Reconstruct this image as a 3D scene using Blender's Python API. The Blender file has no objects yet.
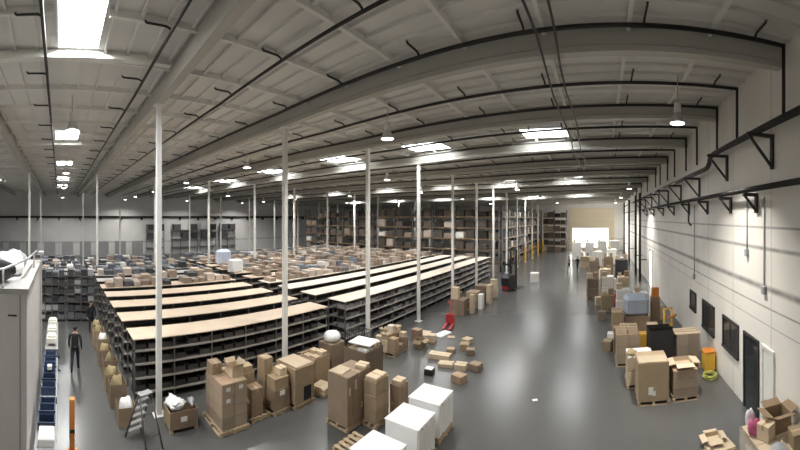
import bpy, bmesh, math, random
from mathutils import Vector, Matrix
random.seed(7)
U = 6.3            # camera height above the floor, metres
F = 344.0          # cylinder pixels per radian
XR, HZ = 600.0, 218.0
scene = bpy.context.scene
COL = scene.collection

def G(px, py, z=0.0):
    """point (in camera heights) at height z seen towards px, py"""
    th = (XR - px) / F
    r = F * (1 - z) / (py - HZ)
    return -r * math.sin(th), r * math.cos(th)

# ---------------------------------------------------------------- materials
MATS = {}
def mat(name, col, rough=0.6, metal=0.0, var=0.0, noise=0.0, nscale=3.0, emit=0.0, spec=0.5, hue=0.0, bump=0.0, alpha=1.0, ndetail=4.0):
    if name in MATS: return MATS[name]
    m = bpy.data.materials.new(name); m.use_nodes = True
    nt = m.node_tree; N = nt.nodes; L = nt.links
    b = N['Principled BSDF']
    b.inputs['Base Color'].default_value = (*col, 1)
    b.inputs['Roughness'].default_value = rough
    b.inputs['Metallic'].default_value = metal
    b.inputs['Specular IOR Level'].default_value = spec
    last = None
    if noise > 0:
        tc = N.new('ShaderNodeTexCoord'); nz = N.new('ShaderNodeTexNoise')
        nz.inputs['Scale'].default_value = nscale; nz.inputs['Detail'].default_value = ndetail
        L.new(tc.outputs['Object'], nz.inputs['Vector'])
        mr = N.new('ShaderNodeMapRange')
        mr.inputs['From Min'].default_value = 0.2; mr.inputs['From Max'].default_value = 0.8; mr.clamp = False
        mr.inputs['To Min'].default_value = 1 - noise; mr.inputs['To Max'].default_value = 1 + noise
        L.new(nz.outputs['Fac'], mr.inputs['Value'])
        hs = N.new('ShaderNodeHueSaturation'); hs.inputs['Color'].default_value = (*col, 1)
        L.new(mr.outputs['Result'], hs.inputs['Value'])
        last = hs.outputs['Color']
        if bump > 0:
            bp = N.new('ShaderNodeBump'); bp.inputs['Strength'].default_value = bump
            L.new(nz.outputs['Fac'], bp.inputs['Height']); L.new(bp.outputs['Normal'], b.inputs['Normal'])
    if var > 0:
        oi = N.new('ShaderNodeObjectInfo'); hs2 = N.new('ShaderNodeHueSaturation')
        mr2 = N.new('ShaderNodeMapRange'); mr2.inputs['To Min'].default_value = 1 - var; mr2.inputs['To Max'].default_value = 1 + var
        L.new(oi.outputs['Random'], mr2.inputs['Value']); L.new(mr2.outputs['Result'], hs2.inputs['Value'])
        if hue > 0:
            mr3 = N.new('ShaderNodeMapRange'); mr3.inputs['To Min'].default_value = 0.5 - hue; mr3.inputs['To Max'].default_value = 0.5 + hue
            mm = N.new('ShaderNodeMath'); mm.operation = 'MULTIPLY'; mm.inputs[1].default_value = 7.31
            fr = N.new('ShaderNodeMath'); fr.operation = 'FRACT'
            L.new(oi.outputs['Random'], mm.inputs[0]); L.new(mm.outputs[0], fr.inputs[0]); L.new(fr.outputs[0], mr3.inputs['Value'])
            L.new(mr3.outputs['Result'], hs2.inputs['Hue'])
        if last: L.new(last, hs2.inputs['Color'])
        else: hs2.inputs['Color'].default_value = (*col, 1)
        last = hs2.outputs['Color']
    if last: L.new(last, b.inputs['Base Color'])
    if emit > 0:
        b.inputs['Emission Color'].default_value = (*col, 1); b.inputs['Emission Strength'].default_value = emit
    if alpha < 1: b.inputs['Alpha'].default_value = alpha
    MATS[name] = m
    return m

m_card = mat('cardboard', (0.33, 0.24, 0.155), 0.8, var=0.22, noise=0.10, nscale=4, hue=0.012)
m_card2 = mat('cardboard_pale', (0.56, 0.45, 0.32), 0.75, var=0.2, noise=0.08, nscale=4)
m_cardd = mat('cardboard_dull', (0.25, 0.185, 0.13), 0.85, var=0.15, noise=0.12, nscale=3)
m_cardin = mat('cardboard_inside', (0.26, 0.18, 0.11), 0.9, noise=0.1)
m_tape = mat('packing_tape', (0.50, 0.37, 0.22), 0.25, noise=0.05)
m_label = mat('paper_label', (0.82, 0.81, 0.78), 0.6, noise=0.03)
m_wood = mat('pallet_wood', (0.42, 0.32, 0.21), 0.85, var=0.15, noise=0.2, nscale=6)
m_upr = mat('shelf_upright_paint', (0.13, 0.125, 0.12), 0.55, noise=0.1)
m_lip = mat('shelf_lip', (0.36, 0.33, 0.29), 0.55, noise=0.1)
m_board = mat('shelf_top_board', (0.60, 0.49, 0.38), 0.7, noise=0.10, nscale=1.2)
m_boardw = mat('shelf_top_board_pale', (0.68, 0.61, 0.51), 0.6, noise=0.08, nscale=1.2)
m_steel = mat('shelf_steel', (0.42, 0.41, 0.40), 0.45, metal=0.0, noise=0.08)
m_steeld = mat('shelf_steel_dark', (0.10, 0.095, 0.09), 0.6, noise=0.15)
m_bind = mat('dark_bin', (0.045, 0.041, 0.038), 0.7, var=0.5, noise=0.1)
m_binm = mat('mixed_bin', (0.16, 0.155, 0.16), 0.7, var=0.7, hue=0.1, noise=0.1)
m_tote = mat('grey_tote', (0.16, 0.175, 0.20), 0.6, var=0.45, hue=0.05, noise=0.12)
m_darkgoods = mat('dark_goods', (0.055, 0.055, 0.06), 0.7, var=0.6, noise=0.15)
m_heap = mat('heap_card', (0.32, 0.25, 0.195), 0.8, var=0.3, noise=0.12)
m_heapp = mat('heap_card_pale', (0.50, 0.42, 0.36), 0.8, var=0.3, noise=0.12)
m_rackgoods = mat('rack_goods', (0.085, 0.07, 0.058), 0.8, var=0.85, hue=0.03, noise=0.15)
m_white = mat('white_paint', (0.80, 0.79, 0.76), 0.5, noise=0.05, nscale=1.5)
m_colw = mat('column_paint', (0.78, 0.77, 0.73), 0.45, noise=0.06, nscale=2)
m_girder = mat('girder_paint', (0.48, 0.465, 0.42), 0.6, noise=0.07, nscale=0.8)
m_purlin = mat('purlin_paint', (0.78, 0.77, 0.73), 0.6, noise=0.06, nscale=1.0)
m_pipe = mat('dark_pipe', (0.018, 0.016, 0.015), 0.5, noise=0.2, nscale=4)
m_black = mat('black_plastic', (0.015, 0.015, 0.016), 0.45, noise=0.15)
m_blackm = mat('black_card', (0.02, 0.018, 0.02), 0.7, noise=0.15)
m_cover = mat('white_cover', (0.88, 0.88, 0.87), 0.55, noise=0.03)
m_bag = mat('white_bag', (0.86, 0.86, 0.86), 0.35, noise=0.06, nscale=8, bump=0.4)
m_greybag = mat('grey_bag', (0.34, 0.35, 0.37), 0.45, noise=0.2, nscale=7, bump=0.4)
m_brownbag = mat('kraft_sack', (0.30, 0.235, 0.13), 0.7, var=0.3, noise=0.15, nscale=5, bump=0.3)
m_red = mat('red_paint', (0.42, 0.03, 0.035), 0.4, noise=0.1)
m_orange = mat('orange_paint', (0.72, 0.26, 0.05), 0.45, noise=0.15)
m_yellow = mat('yellow_paint', (0.72, 0.42, 0.05), 0.45, noise=0.12)
m_hose = mat('green_hose', (0.46, 0.47, 0.12), 0.5, noise=0.1)
m_bluetarp = mat('blue_grey_tarp', (0.40, 0.45, 0.53), 0.5, noise=0.08, nscale=2, bump=0.2)
m_bluebox = mat('navy_crate', (0.05, 0.075, 0.14), 0.5, var=0.35, noise=0.1)
m_paleblue = mat('pale_blue_wrap', (0.62, 0.67, 0.80), 0.45, noise=0.1, nscale=4, bump=0.3)
m_pink = mat('magenta_bag', (0.50, 0.10, 0.22), 0.5, noise=0.15, nscale=6, bump=0.3)
m_alu = mat('aluminium', (0.62, 0.62, 0.62), 0.35, metal=0.8, noise=0.05)
m_rubber = mat('rubber', (0.02, 0.02, 0.02), 0.8, noise=0.1)
m_glass = mat('dark_glass', (0.03, 0.035, 0.04), 0.12, noise=0.1)
m_frame = mat('dark_frame', (0.03, 0.03, 0.03), 0.5, noise=0.1)
m_doorw = mat('door_paint', (0.80, 0.80, 0.77), 0.45, noise=0.04)
m_roll = mat('roller_door_beige', (0.78, 0.69, 0.52), 0.6, noise=0.06)
m_office = mat('office_panel', (0.70, 0.67, 0.66), 0.6, noise=0.04, nscale=1.0)
m_net = mat('stretch_wrap', (0.62, 0.60, 0.56), 0.25, noise=0.1, nscale=6, bump=0.3, alpha=0.13)
m_netw = mat('loose_stretch_film', (0.80, 0.77, 0.72), 0.25, noise=0.15, nscale=5, bump=0.5, alpha=0.42)
m_wrapw = mat('white_stretch_wrap', (0.85, 0.83, 0.79), 0.35, noise=0.06, nscale=3, bump=0.25)
m_lens = mat('lamp_lens', (1.0, 0.97, 0.90), 0.4, emit=14.0)
m_skyl = mat('skylight_diffuser', (0.97, 0.99, 1.0), 0.4, emit=6.0)
m_day = mat('daylight_opening', (1.0, 0.98, 0.94), 0.5, emit=3.0)
m_skin = mat('skin', (0.48, 0.30, 0.21), 0.5, noise=0.05)
m_hair = mat('hair', (0.02, 0.015, 0.012), 0.6, noise=0.2)
m_shirtd = mat('dark_jacket', (0.02, 0.021, 0.025), 0.8, noise=0.15, nscale=8)
m_jeans = mat('dark_trousers', (0.025, 0.028, 0.04), 0.8, noise=0.15, nscale=8)
m_shirtt = mat('tan_shirt', (0.30, 0.24, 0.17), 0.8, noise=0.12, nscale=8)
m_screen = mat('grey_equipment', (0.35, 0.35, 0.36), 0.5, noise=0.08)
m_ivory = mat('ivory_equipment', (0.82, 0.80, 0.72), 0.5, noise=0.05)

# ---------------------------------------------------------------- mesh building
class MB:
    def __init__(s): s.v = []; s.f = []; s.smooth = []
    def add(s, vs, fs, M=None, smooth=False):
        k = len(s.v)
        s.v += [tuple(M @ Vector(p)) if M else tuple(p) for p in vs]
        s.f += [tuple(i + k for i in f) for f in fs]; s.smooth += [smooth] * len(fs)
        return s
    def box(s, x0, x1, y0, y1, z0, z1, M=None, c=0.0):
        if c <= 0:
            vs = [(x, y, z) for z in (z0, z1) for y in (y0, y1) for x in (x0, x1)]
            return s.add(vs, [(0, 2, 3, 1), (4, 5, 7, 6), (0, 1, 5, 4), (2, 6, 7, 3), (0, 4, 6, 2), (1, 3, 7, 5)], M)
        c = min(c, (x1 - x0) / 3, (y1 - y0) / 3, (z1 - z0) / 3)
        def ring(z, i):
            a, b, e, g = x0 + i, x1 - i, y0 + i, y1 - i
            return [(a + c, e, z), (b - c, e, z), (b, e + c, z), (b, g - c, z), (b - c, g, z), (a + c, g, z), (a, g - c, z), (a, e + c, z)]
        vs = ring(z0, c) + ring(z0 + c, 0) + ring(z1 - c, 0) + ring(z1, c)
        fs = [tuple(range(7, -1, -1)), tuple(range(24, 32))]
        for r in range(3):
            for i in range(8):
                j = (i + 1) % 8; fs.append((r * 8 + i, r * 8 + j, r * 8 + 8 + j, r * 8 + 8 + i))
        return s.add(vs, fs, M)
    def tube(s, pts, r, n=8, caps=True, M=None):
        pts = [Vector(p) for p in pts]; rr = r if isinstance(r, (list, tuple)) else [r] * len(pts)
        vs = []; prev = None
        for i, p in enumerate(pts):
            d = (pts[min(i + 1, len(pts) - 1)] - pts[max(i - 1, 0)]).normalized()
            if prev is None: a = d.orthogonal().normalized()
            else:
                a = (prev - d * prev.dot(d)); a = a.normalized() if a.length > 1e-6 else d.orthogonal().normalized()
            prev = a; b = d.cross(a)
            for k in range(n):
                t = 2 * math.pi * k / n; vs.append(p + (a * math.cos(t) + b * math.sin(t)) * rr[i])
        fs = []
        for i in range(len(pts) - 1):
            for k in range(n):
                k2 = (k + 1) % n; fs.append((i * n + k, i * n + k2, i * n + n + k2, i * n + n + k))
        if caps: fs += [tuple(range(n - 1, -1, -1)), tuple(range((len(pts) - 1) * n, len(pts) * n))]
        return s.add(vs, fs, M, True)
    def lathe(s, prof, n=16, M=None, cap=True):
        vs = []; fs = []
        for (r, z) in prof:
            for k in range(n):
                t = 2 * math.pi * k / n; vs.append((r * math.cos(t), r * math.sin(t), z))
        for i in range(len(prof) - 1):
            for k in range(n):
                k2 = (k + 1) % n; fs.append((i * n + k, i * n + k2, i * n + n + k2, i * n + n + k))
        if cap: fs += [tuple(range(n - 1, -1, -1)), tuple(range((len(prof) - 1) * n, len(prof) * n))]
        return s.add(vs, fs, M, True)
    def prism(s, poly, x0, x1, M=None):
        """poly in (y, z), extruded along x"""
        n = len(poly); vs = [(x0, y, z) for y, z in poly] + [(x1, y, z) for y, z in poly]
        fs = [tuple(range(n - 1, -1, -1)), tuple(range(n, 2 * n))] + [(i, (i + 1) % n, n + (i + 1) % n, n + i) for i in range(n)]
        return s.add(vs, fs, M)
    def blob(s, cx, cy, z0, rx, ry, hz, seed=0, n=14, m=8, flat=0.35, rough=0.18, M=None, jit=0.0):
        """a slumped lumpy bag sitting on z0"""
        rnd = random.Random(seed); ph = [rnd.uniform(0, 6.28) for _ in range(6)]
        vs = []; fs = []
        for i in range(m + 1):
            t = i / m; a = -math.pi / 2 + math.pi * t
            rad = math.cos(a) ** 0.6 if 0 < i < m else 0.0
            z = (math.sin(a) + 1) / 2; z = z ** (1 + flat) * hz
            if i == 0: z = 0; rad = 0.55
            for k in range(n):
                th = 2 * math.pi * k / n
                w = 1 + rough * (math.sin(3 * th + ph[0] + 2 * t) * 0.5 + math.sin(5 * th + ph[1] - 4 * t) * 0.35 + math.sin(2 * th + ph[2] + 6 * t) * 0.4)
                zz = z * (1 + (rough * 0.7 * math.sin(2 * th + ph[3]) if 0 < i < m else 0))
                if jit and 0 < i: w *= 1 + rnd.uniform(-jit, jit); zz *= 1 + rnd.uniform(-jit, jit)
                vs.append((cx + rx * rad * w * math.cos(th), cy + ry * rad * w * math.sin(th), z0 + zz))
        for i in range(m):
            for k in range(n):
                k2 = (k + 1) % n; fs.append((i * n + k, i * n + k2, i * n + n + k2, i * n + n + k))
        fs.append(tuple(range(n - 1, -1, -1)))
        return s.add(vs, fs, M, True)
    def mesh(s, name):
        me = bpy.data.meshes.new(name); me.from_pydata(s.v, [], s.f); me.update()
        me.polygons.foreach_set('use_smooth', s.smooth)
        return me
    def build(s, name, m, parent=None, loc=(0, 0, 0), rz=0):
        o = bpy.data.objects.new(name, s.mesh(name)); COL.objects.link(o)
        if m: o.data.materials.append(m)
        o.location = loc; o.rotation_euler = (0, 0, rz)
        if parent: o.parent = parent
        return o

LABELS = {}
def tag(o, label, cat, group=None, kind=None):
    o['label'] = label; o['category'] = cat
    if group: o['group'] = group
    if kind: o['kind'] = kind
    LABELS.setdefault(label, []).append(o.name)
    return o
def thing(name, label, cat, loc=(0, 0, 0), rz=0, group=None):
    o = bpy.data.objects.new(name, None); COL.objects.link(o); o.empty_display_size = 0.2
    o.location = loc; o.rotation_euler = (0, 0, rz)
    return tag(o, label, cat, group)
def struct(o):
    o['kind'] = 'structure'; return o
KIDS = {}
def dup(o, loc=None, rz=None, label=None, group=None, parent=None):
    c = o.copy(); COL.objects.link(c)
    if parent: c.parent = parent
    if loc is not None: c.location = loc
    if rz is not None: c.rotation_euler = (0, 0, rz)
    if label: c['label'] = label
    if group: c['group'] = group
    for ch in o.children: dup(ch, parent=c)
    return c
# ---------------------------------------------------------------- camera
cd = bpy.data.cameras.new('camera'); cam = bpy.data.objects.new('camera', cd); COL.objects.link(cam)
cd.type = 'PANO'; cd.panorama_type = 'CENTRAL_CYLINDRICAL'
cd.central_cylindrical_range_u_min = -400 / F; cd.central_cylindrical_range_u_max = 400 / F
cd.central_cylindrical_range_v_min = -(450 - HZ) / F; cd.central_cylindrical_range_v_max = HZ / F
cd.central_cylindrical_radius = 1.0
cd.clip_start = 0.05; cd.clip_end = 500
cam.location = (0, 0, U); cam.rotation_euler = (math.pi / 2, 0, (XR - 400) / F)
scene.camera = cam
scene.view_settings.view_transform = 'Standard'; scene.view_settings.look = 'None'
scene.view_settings.gamma = 1.0; scene.view_settings.use_curve_mapping = False
scene.view_settings.exposure = -0.06
scene.cycles.use_denoising = True
scene.cycles.max_bounces = 7; scene.cycles.diffuse_bounces = 5; scene.cycles.glossy_bounces = 3
scene.cycles.sample_clamp_indirect = 6.0
scene.cycles.caustics_reflective = False; scene.cycles.caustics_refractive = False
w = bpy.data.worlds.new('world'); scene.world = w; w.use_nodes = True
w.node_tree.nodes['Background'].inputs['Color'].default_value = (0.75, 0.85, 1.0, 1)
w.node_tree.nodes['Background'].inputs['Strength'].default_value = 1.0

# ---------------------------------------------------------------- shell
XW, XL, YN, YF = 0.75, -9.2, -2.0, 10.75
def bz(X, Y):            # girder underside above the camera, in camera heights
    return 0.585 - 0.022 * Y + 0.035 * max(0.0, X + 1.7)
DECK = 0.105
def line_mask(nt, src, pos, half):
    N, L = nt.nodes, nt.links
    a = N.new('ShaderNodeMath'); a.operation = 'SUBTRACT'; L.new(src, a.inputs[0]); a.inputs[1].default_value = pos
    b = N.new('ShaderNodeMath'); b.operation = 'ABSOLUTE'; L.new(a.outputs[0], b.inputs[0])
    c = N.new('ShaderNodeMapRange'); c.interpolation_type = 'SMOOTHSTEP'
    c.inputs['From Min'].default_value = 0; c.inputs['From Max'].default_value = half; c.inputs['To Min'].default_value = 1; c.inputs['To Max'].default_value = 0
    L.new(b.outputs[0], c.inputs['Value']); return c.outputs['Result']
def wall_mat(name, col, lines, joint, amt):
    m = mat(name, col, 0.65, noise=0.07, nscale=0.6); nt = m.node_tree; N, L = nt.nodes, nt.links
    tc = N.new('ShaderNodeTexCoord'); sx = N.new('ShaderNodeSeparateXYZ'); L.new(tc.outputs['Object'], sx.inputs[0])
    nz = N.new('ShaderNodeTexNoise'); nz.inputs['Scale'].default_value = 1.7; nz.inputs['Detail'].default_value = 5; L.new(tc.outputs['Object'], nz.inputs['Vector'])
    acc = None
    def plus(o):
        nonlocal acc
        if acc is None: acc = o; return
        q = N.new('ShaderNodeMath'); q.operation = 'MAXIMUM'; L.new(acc, q.inputs[0]); L.new(o, q.inputs[1]); acc = q.outputs[0]
    for z, hw, st in lines:
        k = line_mask(nt, sx.outputs['Z'], z, hw)
        q = N.new('ShaderNodeMath'); q.operation = 'MULTIPLY'; L.new(k, q.inputs[0]); q.inputs[1].default_value = st; plus(q.outputs[0])
    if joint:
        md = N.new('ShaderNodeMath'); md.operation = 'PINGPONG'; L.new(sx.outputs['Y'], md.inputs[0]); md.inputs[1].default_value = joint / 2
        k = line_mask(nt, md.outputs[0], 0.0, 0.03)
        q = N.new('ShaderNodeMath'); q.operation = 'MULTIPLY'; L.new(k, q.inputs[0]); q.inputs[1].default_value = 0.8; plus(q.outputs[0])
    na = N.new('ShaderNodeMath'); na.operation = 'ADD'; L.new(nz.outputs['Fac'], na.inputs[0]); na.inputs[1].default_value = 0.35
    r = N.new('ShaderNodeMath'); r.operation = 'MULTIPLY'; L.new(acc, r.inputs[0]); L.new(na.outputs[0], r.inputs[1])
    r2 = N.new('ShaderNodeMath'); r2.operation = 'MULTIPLY'; r2.inputs[1].default_value = amt; r2.use_clamp = True; L.new(r.outputs[0], r2.inputs[0])
    b = N['Principled BSDF']; old = b.inputs['Base Color'].links[0].from_socket
    mx = N.new('ShaderNodeMix'); mx.data_type = 'RGBA'
    L.new(r2.outputs[0], mx.inputs['Factor']); L.new(old, mx.inputs['A']); mx.inputs['B'].default_value = (0.27, 0.26, 0.245, 1)
    L.new(mx.outputs['Result'], b.inputs['Base Color'])
    return m
mw_right = wall_mat('tilt_up_wall_paint', (0.84, 0.81, 0.755),
                    [(U * (1 - .045), .06, .8), (U * (1 - .145), .10, .9), (U * (1 - .33), .16, 1.0), (U * (1 - .42), .05, .9), (U * (1 - .50), .03, .7)], 2.9, 1.1)
mw_left = wall_mat('far_wall_paint', (0.82, 0.82, 0.82), [(2.2, .25, .5)], 6.0, 1.0)

def floor_mat():
    m = mat('polished_concrete', (0.098, 0.098, 0.096), 0.3, noise=0.06, nscale=0.25, ndetail=6); nt = m.node_tree; N, L = nt.nodes, nt.links
    tc = N.new('ShaderNodeTexCoord'); nz = N.new('ShaderNodeTexNoise'); nz.inputs['Scale'].default_value = 0.5; nz.inputs['Detail'].default_value = 2
    L.new(tc.outputs['Object'], nz.inputs['Vector'])
    mr = N.new('ShaderNodeMapRange'); mr.inputs['From Min'].default_value = 0.0; mr.inputs['From Max'].default_value = 1.0
    mr.inputs['To Min'].default_value = 0.24; mr.inputs['To Max'].default_value = 0.34
    N['Principled BSDF'].inputs['Roughness'].default_value = 0.26
    N['Principled BSDF'].inputs['Specular IOR Level'].default_value = 0.6
    b2 = N.new('ShaderNodeTexNoise'); b2.inputs['Scale'].default_value = 2.5; b2.inputs['Detail'].default_value = 2; L.new(tc.outputs['Object'], b2.inputs['Vector'])
    bp = N.new('ShaderNodeBump'); bp.inputs['Strength'].default_value = 0.02; L.new(b2.outputs['Fac'], bp.inputs['Height']); # saw-cut joints
    sx = N.new('ShaderNodeSeparateXYZ'); L.new(tc.outputs['Object'], sx.inputs[0])
    old = N['Principled BSDF'].inputs['Base Color'].links[0].from_socket
    for ax in ('X', 'Y'):
        md = N.new('ShaderNodeMath'); md.operation = 'PINGPONG'; L.new(sx.outputs[ax], md.inputs[0]); md.inputs[1].default_value = 2.45
        k = line_mask(nt, md.outputs[0], 0.0, 0.025)
        q = N.new('ShaderNodeMath'); q.operation = 'MULTIPLY'; L.new(k, q.inputs[0]); q.inputs[1].default_value = 0.35
        mx = N.new('ShaderNodeMix'); mx.data_type = 'RGBA'; L.new(q.outputs[0], mx.inputs['Factor']); L.new(old, mx.inputs['A']); mx.inputs['B'].default_value = (.08, .08, .08, 1)
        old = mx.outputs['Result']
    L.new(old, N['Principled BSDF'].inputs['Base Color'])
    return m
struct(MB().box(XL * U, XW * U, YN * U, YF * U, -0.25, 0).build('floor', floor_mat()))
top = lambda X, Y: U * (1 + bz(X, Y) + DECK + 0.05)
ZW = U * 2.05
struct(MB().box(XW * U, XW * U + .25, YN * U, YF * U, 0, ZW).build('wall_right', mw_right))
struct(MB().box(XL * U - .25, XL * U, YN * U, YF * U, 0, ZW).build('wall_left', mw_left))
struct(MB().box(XL * U, XW * U, YF * U, YF * U + .25, 0, ZW).build('wall_far', mw_left))
struct(MB().box(XL * U, XW * U, YN * U - .25, YN * U, 0, ZW).build('wall_near', mw_left))

# roof deck with its sub-purlins (a pattern of the one ceiling surface)
Xs = [XL, -1.7, XW]
SKY = []          # skylights: X, Y, sx, sy  (camera heights)
SKY.append((-1.23, .075, .34, .17))
for X in (-2.82, -4.25, -5.78, -7.05): SKY.append((X, .06, .30, .20))
for Y in (2.66, 5.01, 7.38):
    for X in (-.43, -1.47, -2.50, -3.73, -5.1, -6.5): SKY.append((X, Y, .36, .29))
for Y in (-1.2,):
    for X in (-.5, -2.6, -4.2, -6.2): SKY.append((X, Y, .36, .24))  # unseen skylights behind the camera, added as extra light
cmb = MB()
def quad(mb, pts): mb.add(pts, [(0, 1, 2, 3)])
# deck cut around the skylights: rows of cells
ys = sorted({YN, YF} | {y + s * sy / 2 for _, y, _, sy in SKY for s in (-1, 1)})
for j in range(len(ys) - 1):
    ya, yb = ys[j], ys[j + 1]; ym = (ya + yb) / 2
    holes = sorted((x - sx / 2, x + sx / 2) for x, y, sx, sy in SKY if abs(ym - y) < sy / 2)
    xs = sorted(set(Xs) | {e for h in holes for e in h})
    for i in range(len(xs) - 1):
        xm = (xs[i] + xs[i + 1]) / 2
        if any(a < xm < b for a, b in holes): continue
        P = [(xs[i], ya), (xs[i + 1], ya), (xs[i + 1], yb), (xs[i], yb)]
        quad(cmb, [(x * U, y * U, U * (1 + bz(x, y) + DECK)) for x, y in P][::-1])
y = YN + .05
while y < YF:
    if True:
        for i in range(2):
            xa, xb = Xs[i], Xs[i + 1]
            # cut around skylights
            segs = [(xa, xb)]
            for X, Y, sx, sy in SKY:
                if abs(y - Y) < sy / 2 + .01:
                    segs = [q for a, b in segs for q in ((a, min(b, X - sx / 2 - .01)), (max(a, X + sx / 2 + .01), b)) if q[1] > q[0]]
            for a, b in segs:
                z = lambda x: U * (1 + bz(x, y) + DECK)
                vs = []
                for x in (a, b):
                    vs += [(x * U, y * U - .03, z(x) - .09), (x * U, y * U + .03, z(x) - .09), (x * U, y * U + .03, z(x) + .01), (x * U, y * U - .03, z(x) + .01)]
                cmb.add(vs, [(0, 1, 2, 3)[::-1], (4, 5, 6, 7), (0, 4, 5, 1), (1, 5, 6, 2), (3, 2, 6, 7), (0, 3, 7, 4)])
    y += .093
m_deck = mat('roof_deck_paint', (0.72, 0.71, 0.675), 0.65, noise=0.08, nscale=0.5)
struct(cmb.build('ceiling', m_deck))

# purlins, running away from the camera along the bays
for i in range(31):
    X = .42 - .315 * i
    if X < XL + .1: break
    mb = MB(); vs = []
    skip = [(Y - sy / 2 - .01, Y + sy / 2 + .01) for x, Y, sx, sy in SKY if abs(x - X) < sx / 2 + .012]
    segs = [(YN + .02, YF - .02)]
    for a0, b0 in skip:
        segs = [q for a, b in segs for q in ((a, min(b, a0)), (max(a, b0), b)) if q[1] > q[0]]
    for a, b in segs:
        vs = []
        for Y in (a, b):
            z = U * (1 + bz(X, Y) + DECK)
            vs += [(X * U - .05, Y * U, z - .16), (X * U + .05, Y * U, z - .16), (X * U + .05, Y * U, z), (X * U - .05, Y * U, z)]
        mb.add(vs, [(0, 1, 2, 3), (4, 7, 6, 5), (0, 4, 5, 1), (1, 5, 6, 2), (3, 2, 6, 7), (0, 3, 7, 4)])
    struct(mb.build('purlin', m_purlin))

# girders across the building, one per column row
COLY = [-.40, .498, 1.29, 2.10, 2.886, 3.68, 4.47, 5.24, 6.03, 6.82, 7.61, 8.4, 9.2, 10.0]
def beam_x(Y, xa, xb, hw, dep, name, m):
    mb = MB(); xs = [xa] + ([-1.7] if xa < -1.7 < xb else []) + [xb]; vs = []; fs = []
    prof = [(-hw, -0.0), (hw, -0.0), (hw, .14), (hw * .45, .20), (hw * .45, dep - .02), (hw, dep), (-hw, dep), (-hw * .45, dep - .02), (-hw * .45, .20), (-hw, .14)]
    n = len(prof)
    for X in xs:
        z = U * (1 + bz(X, Y)); vs += [(X * U, Y * U + a, z + b) for a, b in prof]
    for s in range(len(xs) - 1):
        for k in range(n): fs.append((s * n + k, s * n + n + k, s * n + n + (k + 1) % n, s * n + (k + 1) % n)[::-1])
    fs += [tuple(range(n)), tuple(range((len(xs) - 1) * n, len(xs) * n))[::-1]]
    mb.add(vs, fs); return struct(mb.build(name, m))
for Y in [-1.2] + COLY:
    beam_x(Y, XL + .01, XW - .005, .13, DECK * U - .012, 'girder', m_girder)
# cross beams over the packing aisle, between its two girders
for X in (-1.42, -3.05, -4.535, -6.0, -7.27):
    mb = MB(); ya, yb = -.40 * U + .14, .498 * U - .14
    z = U * (1 + bz(X, .05)) + .40
    mb.box(X * U - .11, X * U + .11, ya, yb, z, z + .09); mb.box(X * U - .045, X * U + .045, ya, yb, z + .09, z + .25)
    struct(mb.build('cross_beam', m_purlin))
# a lit girder along the second column row over the skylights by the aisle end
# columns
CXS = [-1.68, -4.535, -7.27]
for cx in CXS:
    for Y in COLY:
        zt = U * (1 + bz(cx, Y))
        if cx > -2 and Y < 0: continue
        y0 = Y
        o = MB().box(-.085, .085, -.085, .085, 0, zt, c=.012).box(-.19, .19, -.19, .19, 0, .02).box(-.16, .16, -.16, .16, zt - .02, zt).build('column', m_colw, loc=(cx * U, Y * U, 0))
        struct(o)
        if cx > -2 and Y > 6.5:
            MB().box(-.12, .12, -.12, .12, .02, 2.2).build('column_guard', m_yellow, o)

# skylights: curb walls and a domed diffuser
for X, Y, sx, sy in SKY:
    z = U * (1 + bz(X, Y) + DECK); a, b = sx * U / 2 - .008, sy * U / 2 - .008
    sk = thing('skylight', 'x', 'skylight', (X * U, Y * U, z))
    mb = MB(); hgt = .30
    for q in ((-a, a, -b, -b + .03), (-a, a, b - .03, b), (-a, -a + .03, -b + .03, b - .03), (a - .03, a, -b + .03, b - .03)): mb.box(*q, -.08, hgt)
    mb.build('curb', m_white, sk)
    dm = MB(); n = 8; vs = []; fs = []
    for i in range(n + 1):
        for j in range(n + 1):
            u_, v_ = -1 + 2 * i / n, -1 + 2 * j / n
            vs.append((u_ * a, v_ * b, hgt + .18 * (1 - u_ ** 4) * (1 - v_ ** 4)))
    for i in range(n):
        for j in range(n): q = i * (n + 1) + j; fs.append((q, q + n + 1, q + n + 2, q + 1))
    dm.add(vs, fs, None, True); dm.build('diffuser', m_skyl, sk)
    ld = bpy.data.lights.new('daylight', 'AREA'); ld.shape = 'RECTANGLE'; ld.size = 2 * a - .1; ld.size_y = 2 * b - .1
    ld.energy = 320 * (sx * sy) / (.4 * .26) * (4.0 if X == -1.23 else 1.8 if abs(Y) < .5 else 1.0); ld.color = (0.95, 0.98, 1.0)
    lo = bpy.data.objects.new('daylight', ld); COL.objects.link(lo); lo.location = (X * U, Y * U, z + hgt - .02)
    if Y < -1: place = 'added unseen over the camera end, ' + {-.5: 'first', -2.6: 'second', -4.2: 'third', -6.2: 'fourth'}[X] + ' from the windowed wall'
    elif Y < 1:
        place = {-1.23: 'nearest of the row over the packing aisle, largest and brightest', -2.82: 'second along the packing aisle', -4.25: 'third along the packing aisle',
                 -5.78: 'fourth along the packing aisle', -7.05: 'last and farthest along the packing aisle'}[X]
    else:
        rown = {2.66: 'nearest row crossing the hall', 5.01: 'middle row crossing the hall', 7.38: 'farthest row crossing the hall'}[Y]
        place = f"{rown}, {['first', 'second', 'third', 'fourth', 'fifth', 'sixth'][[-.43, -1.47, -2.50, -3.73, -5.1, -6.5].index(X)]} from the windowed wall"
    sk['label'] = 'glowing roof skylight, ' + place; sk['group'] = 'roof skylights'

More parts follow.
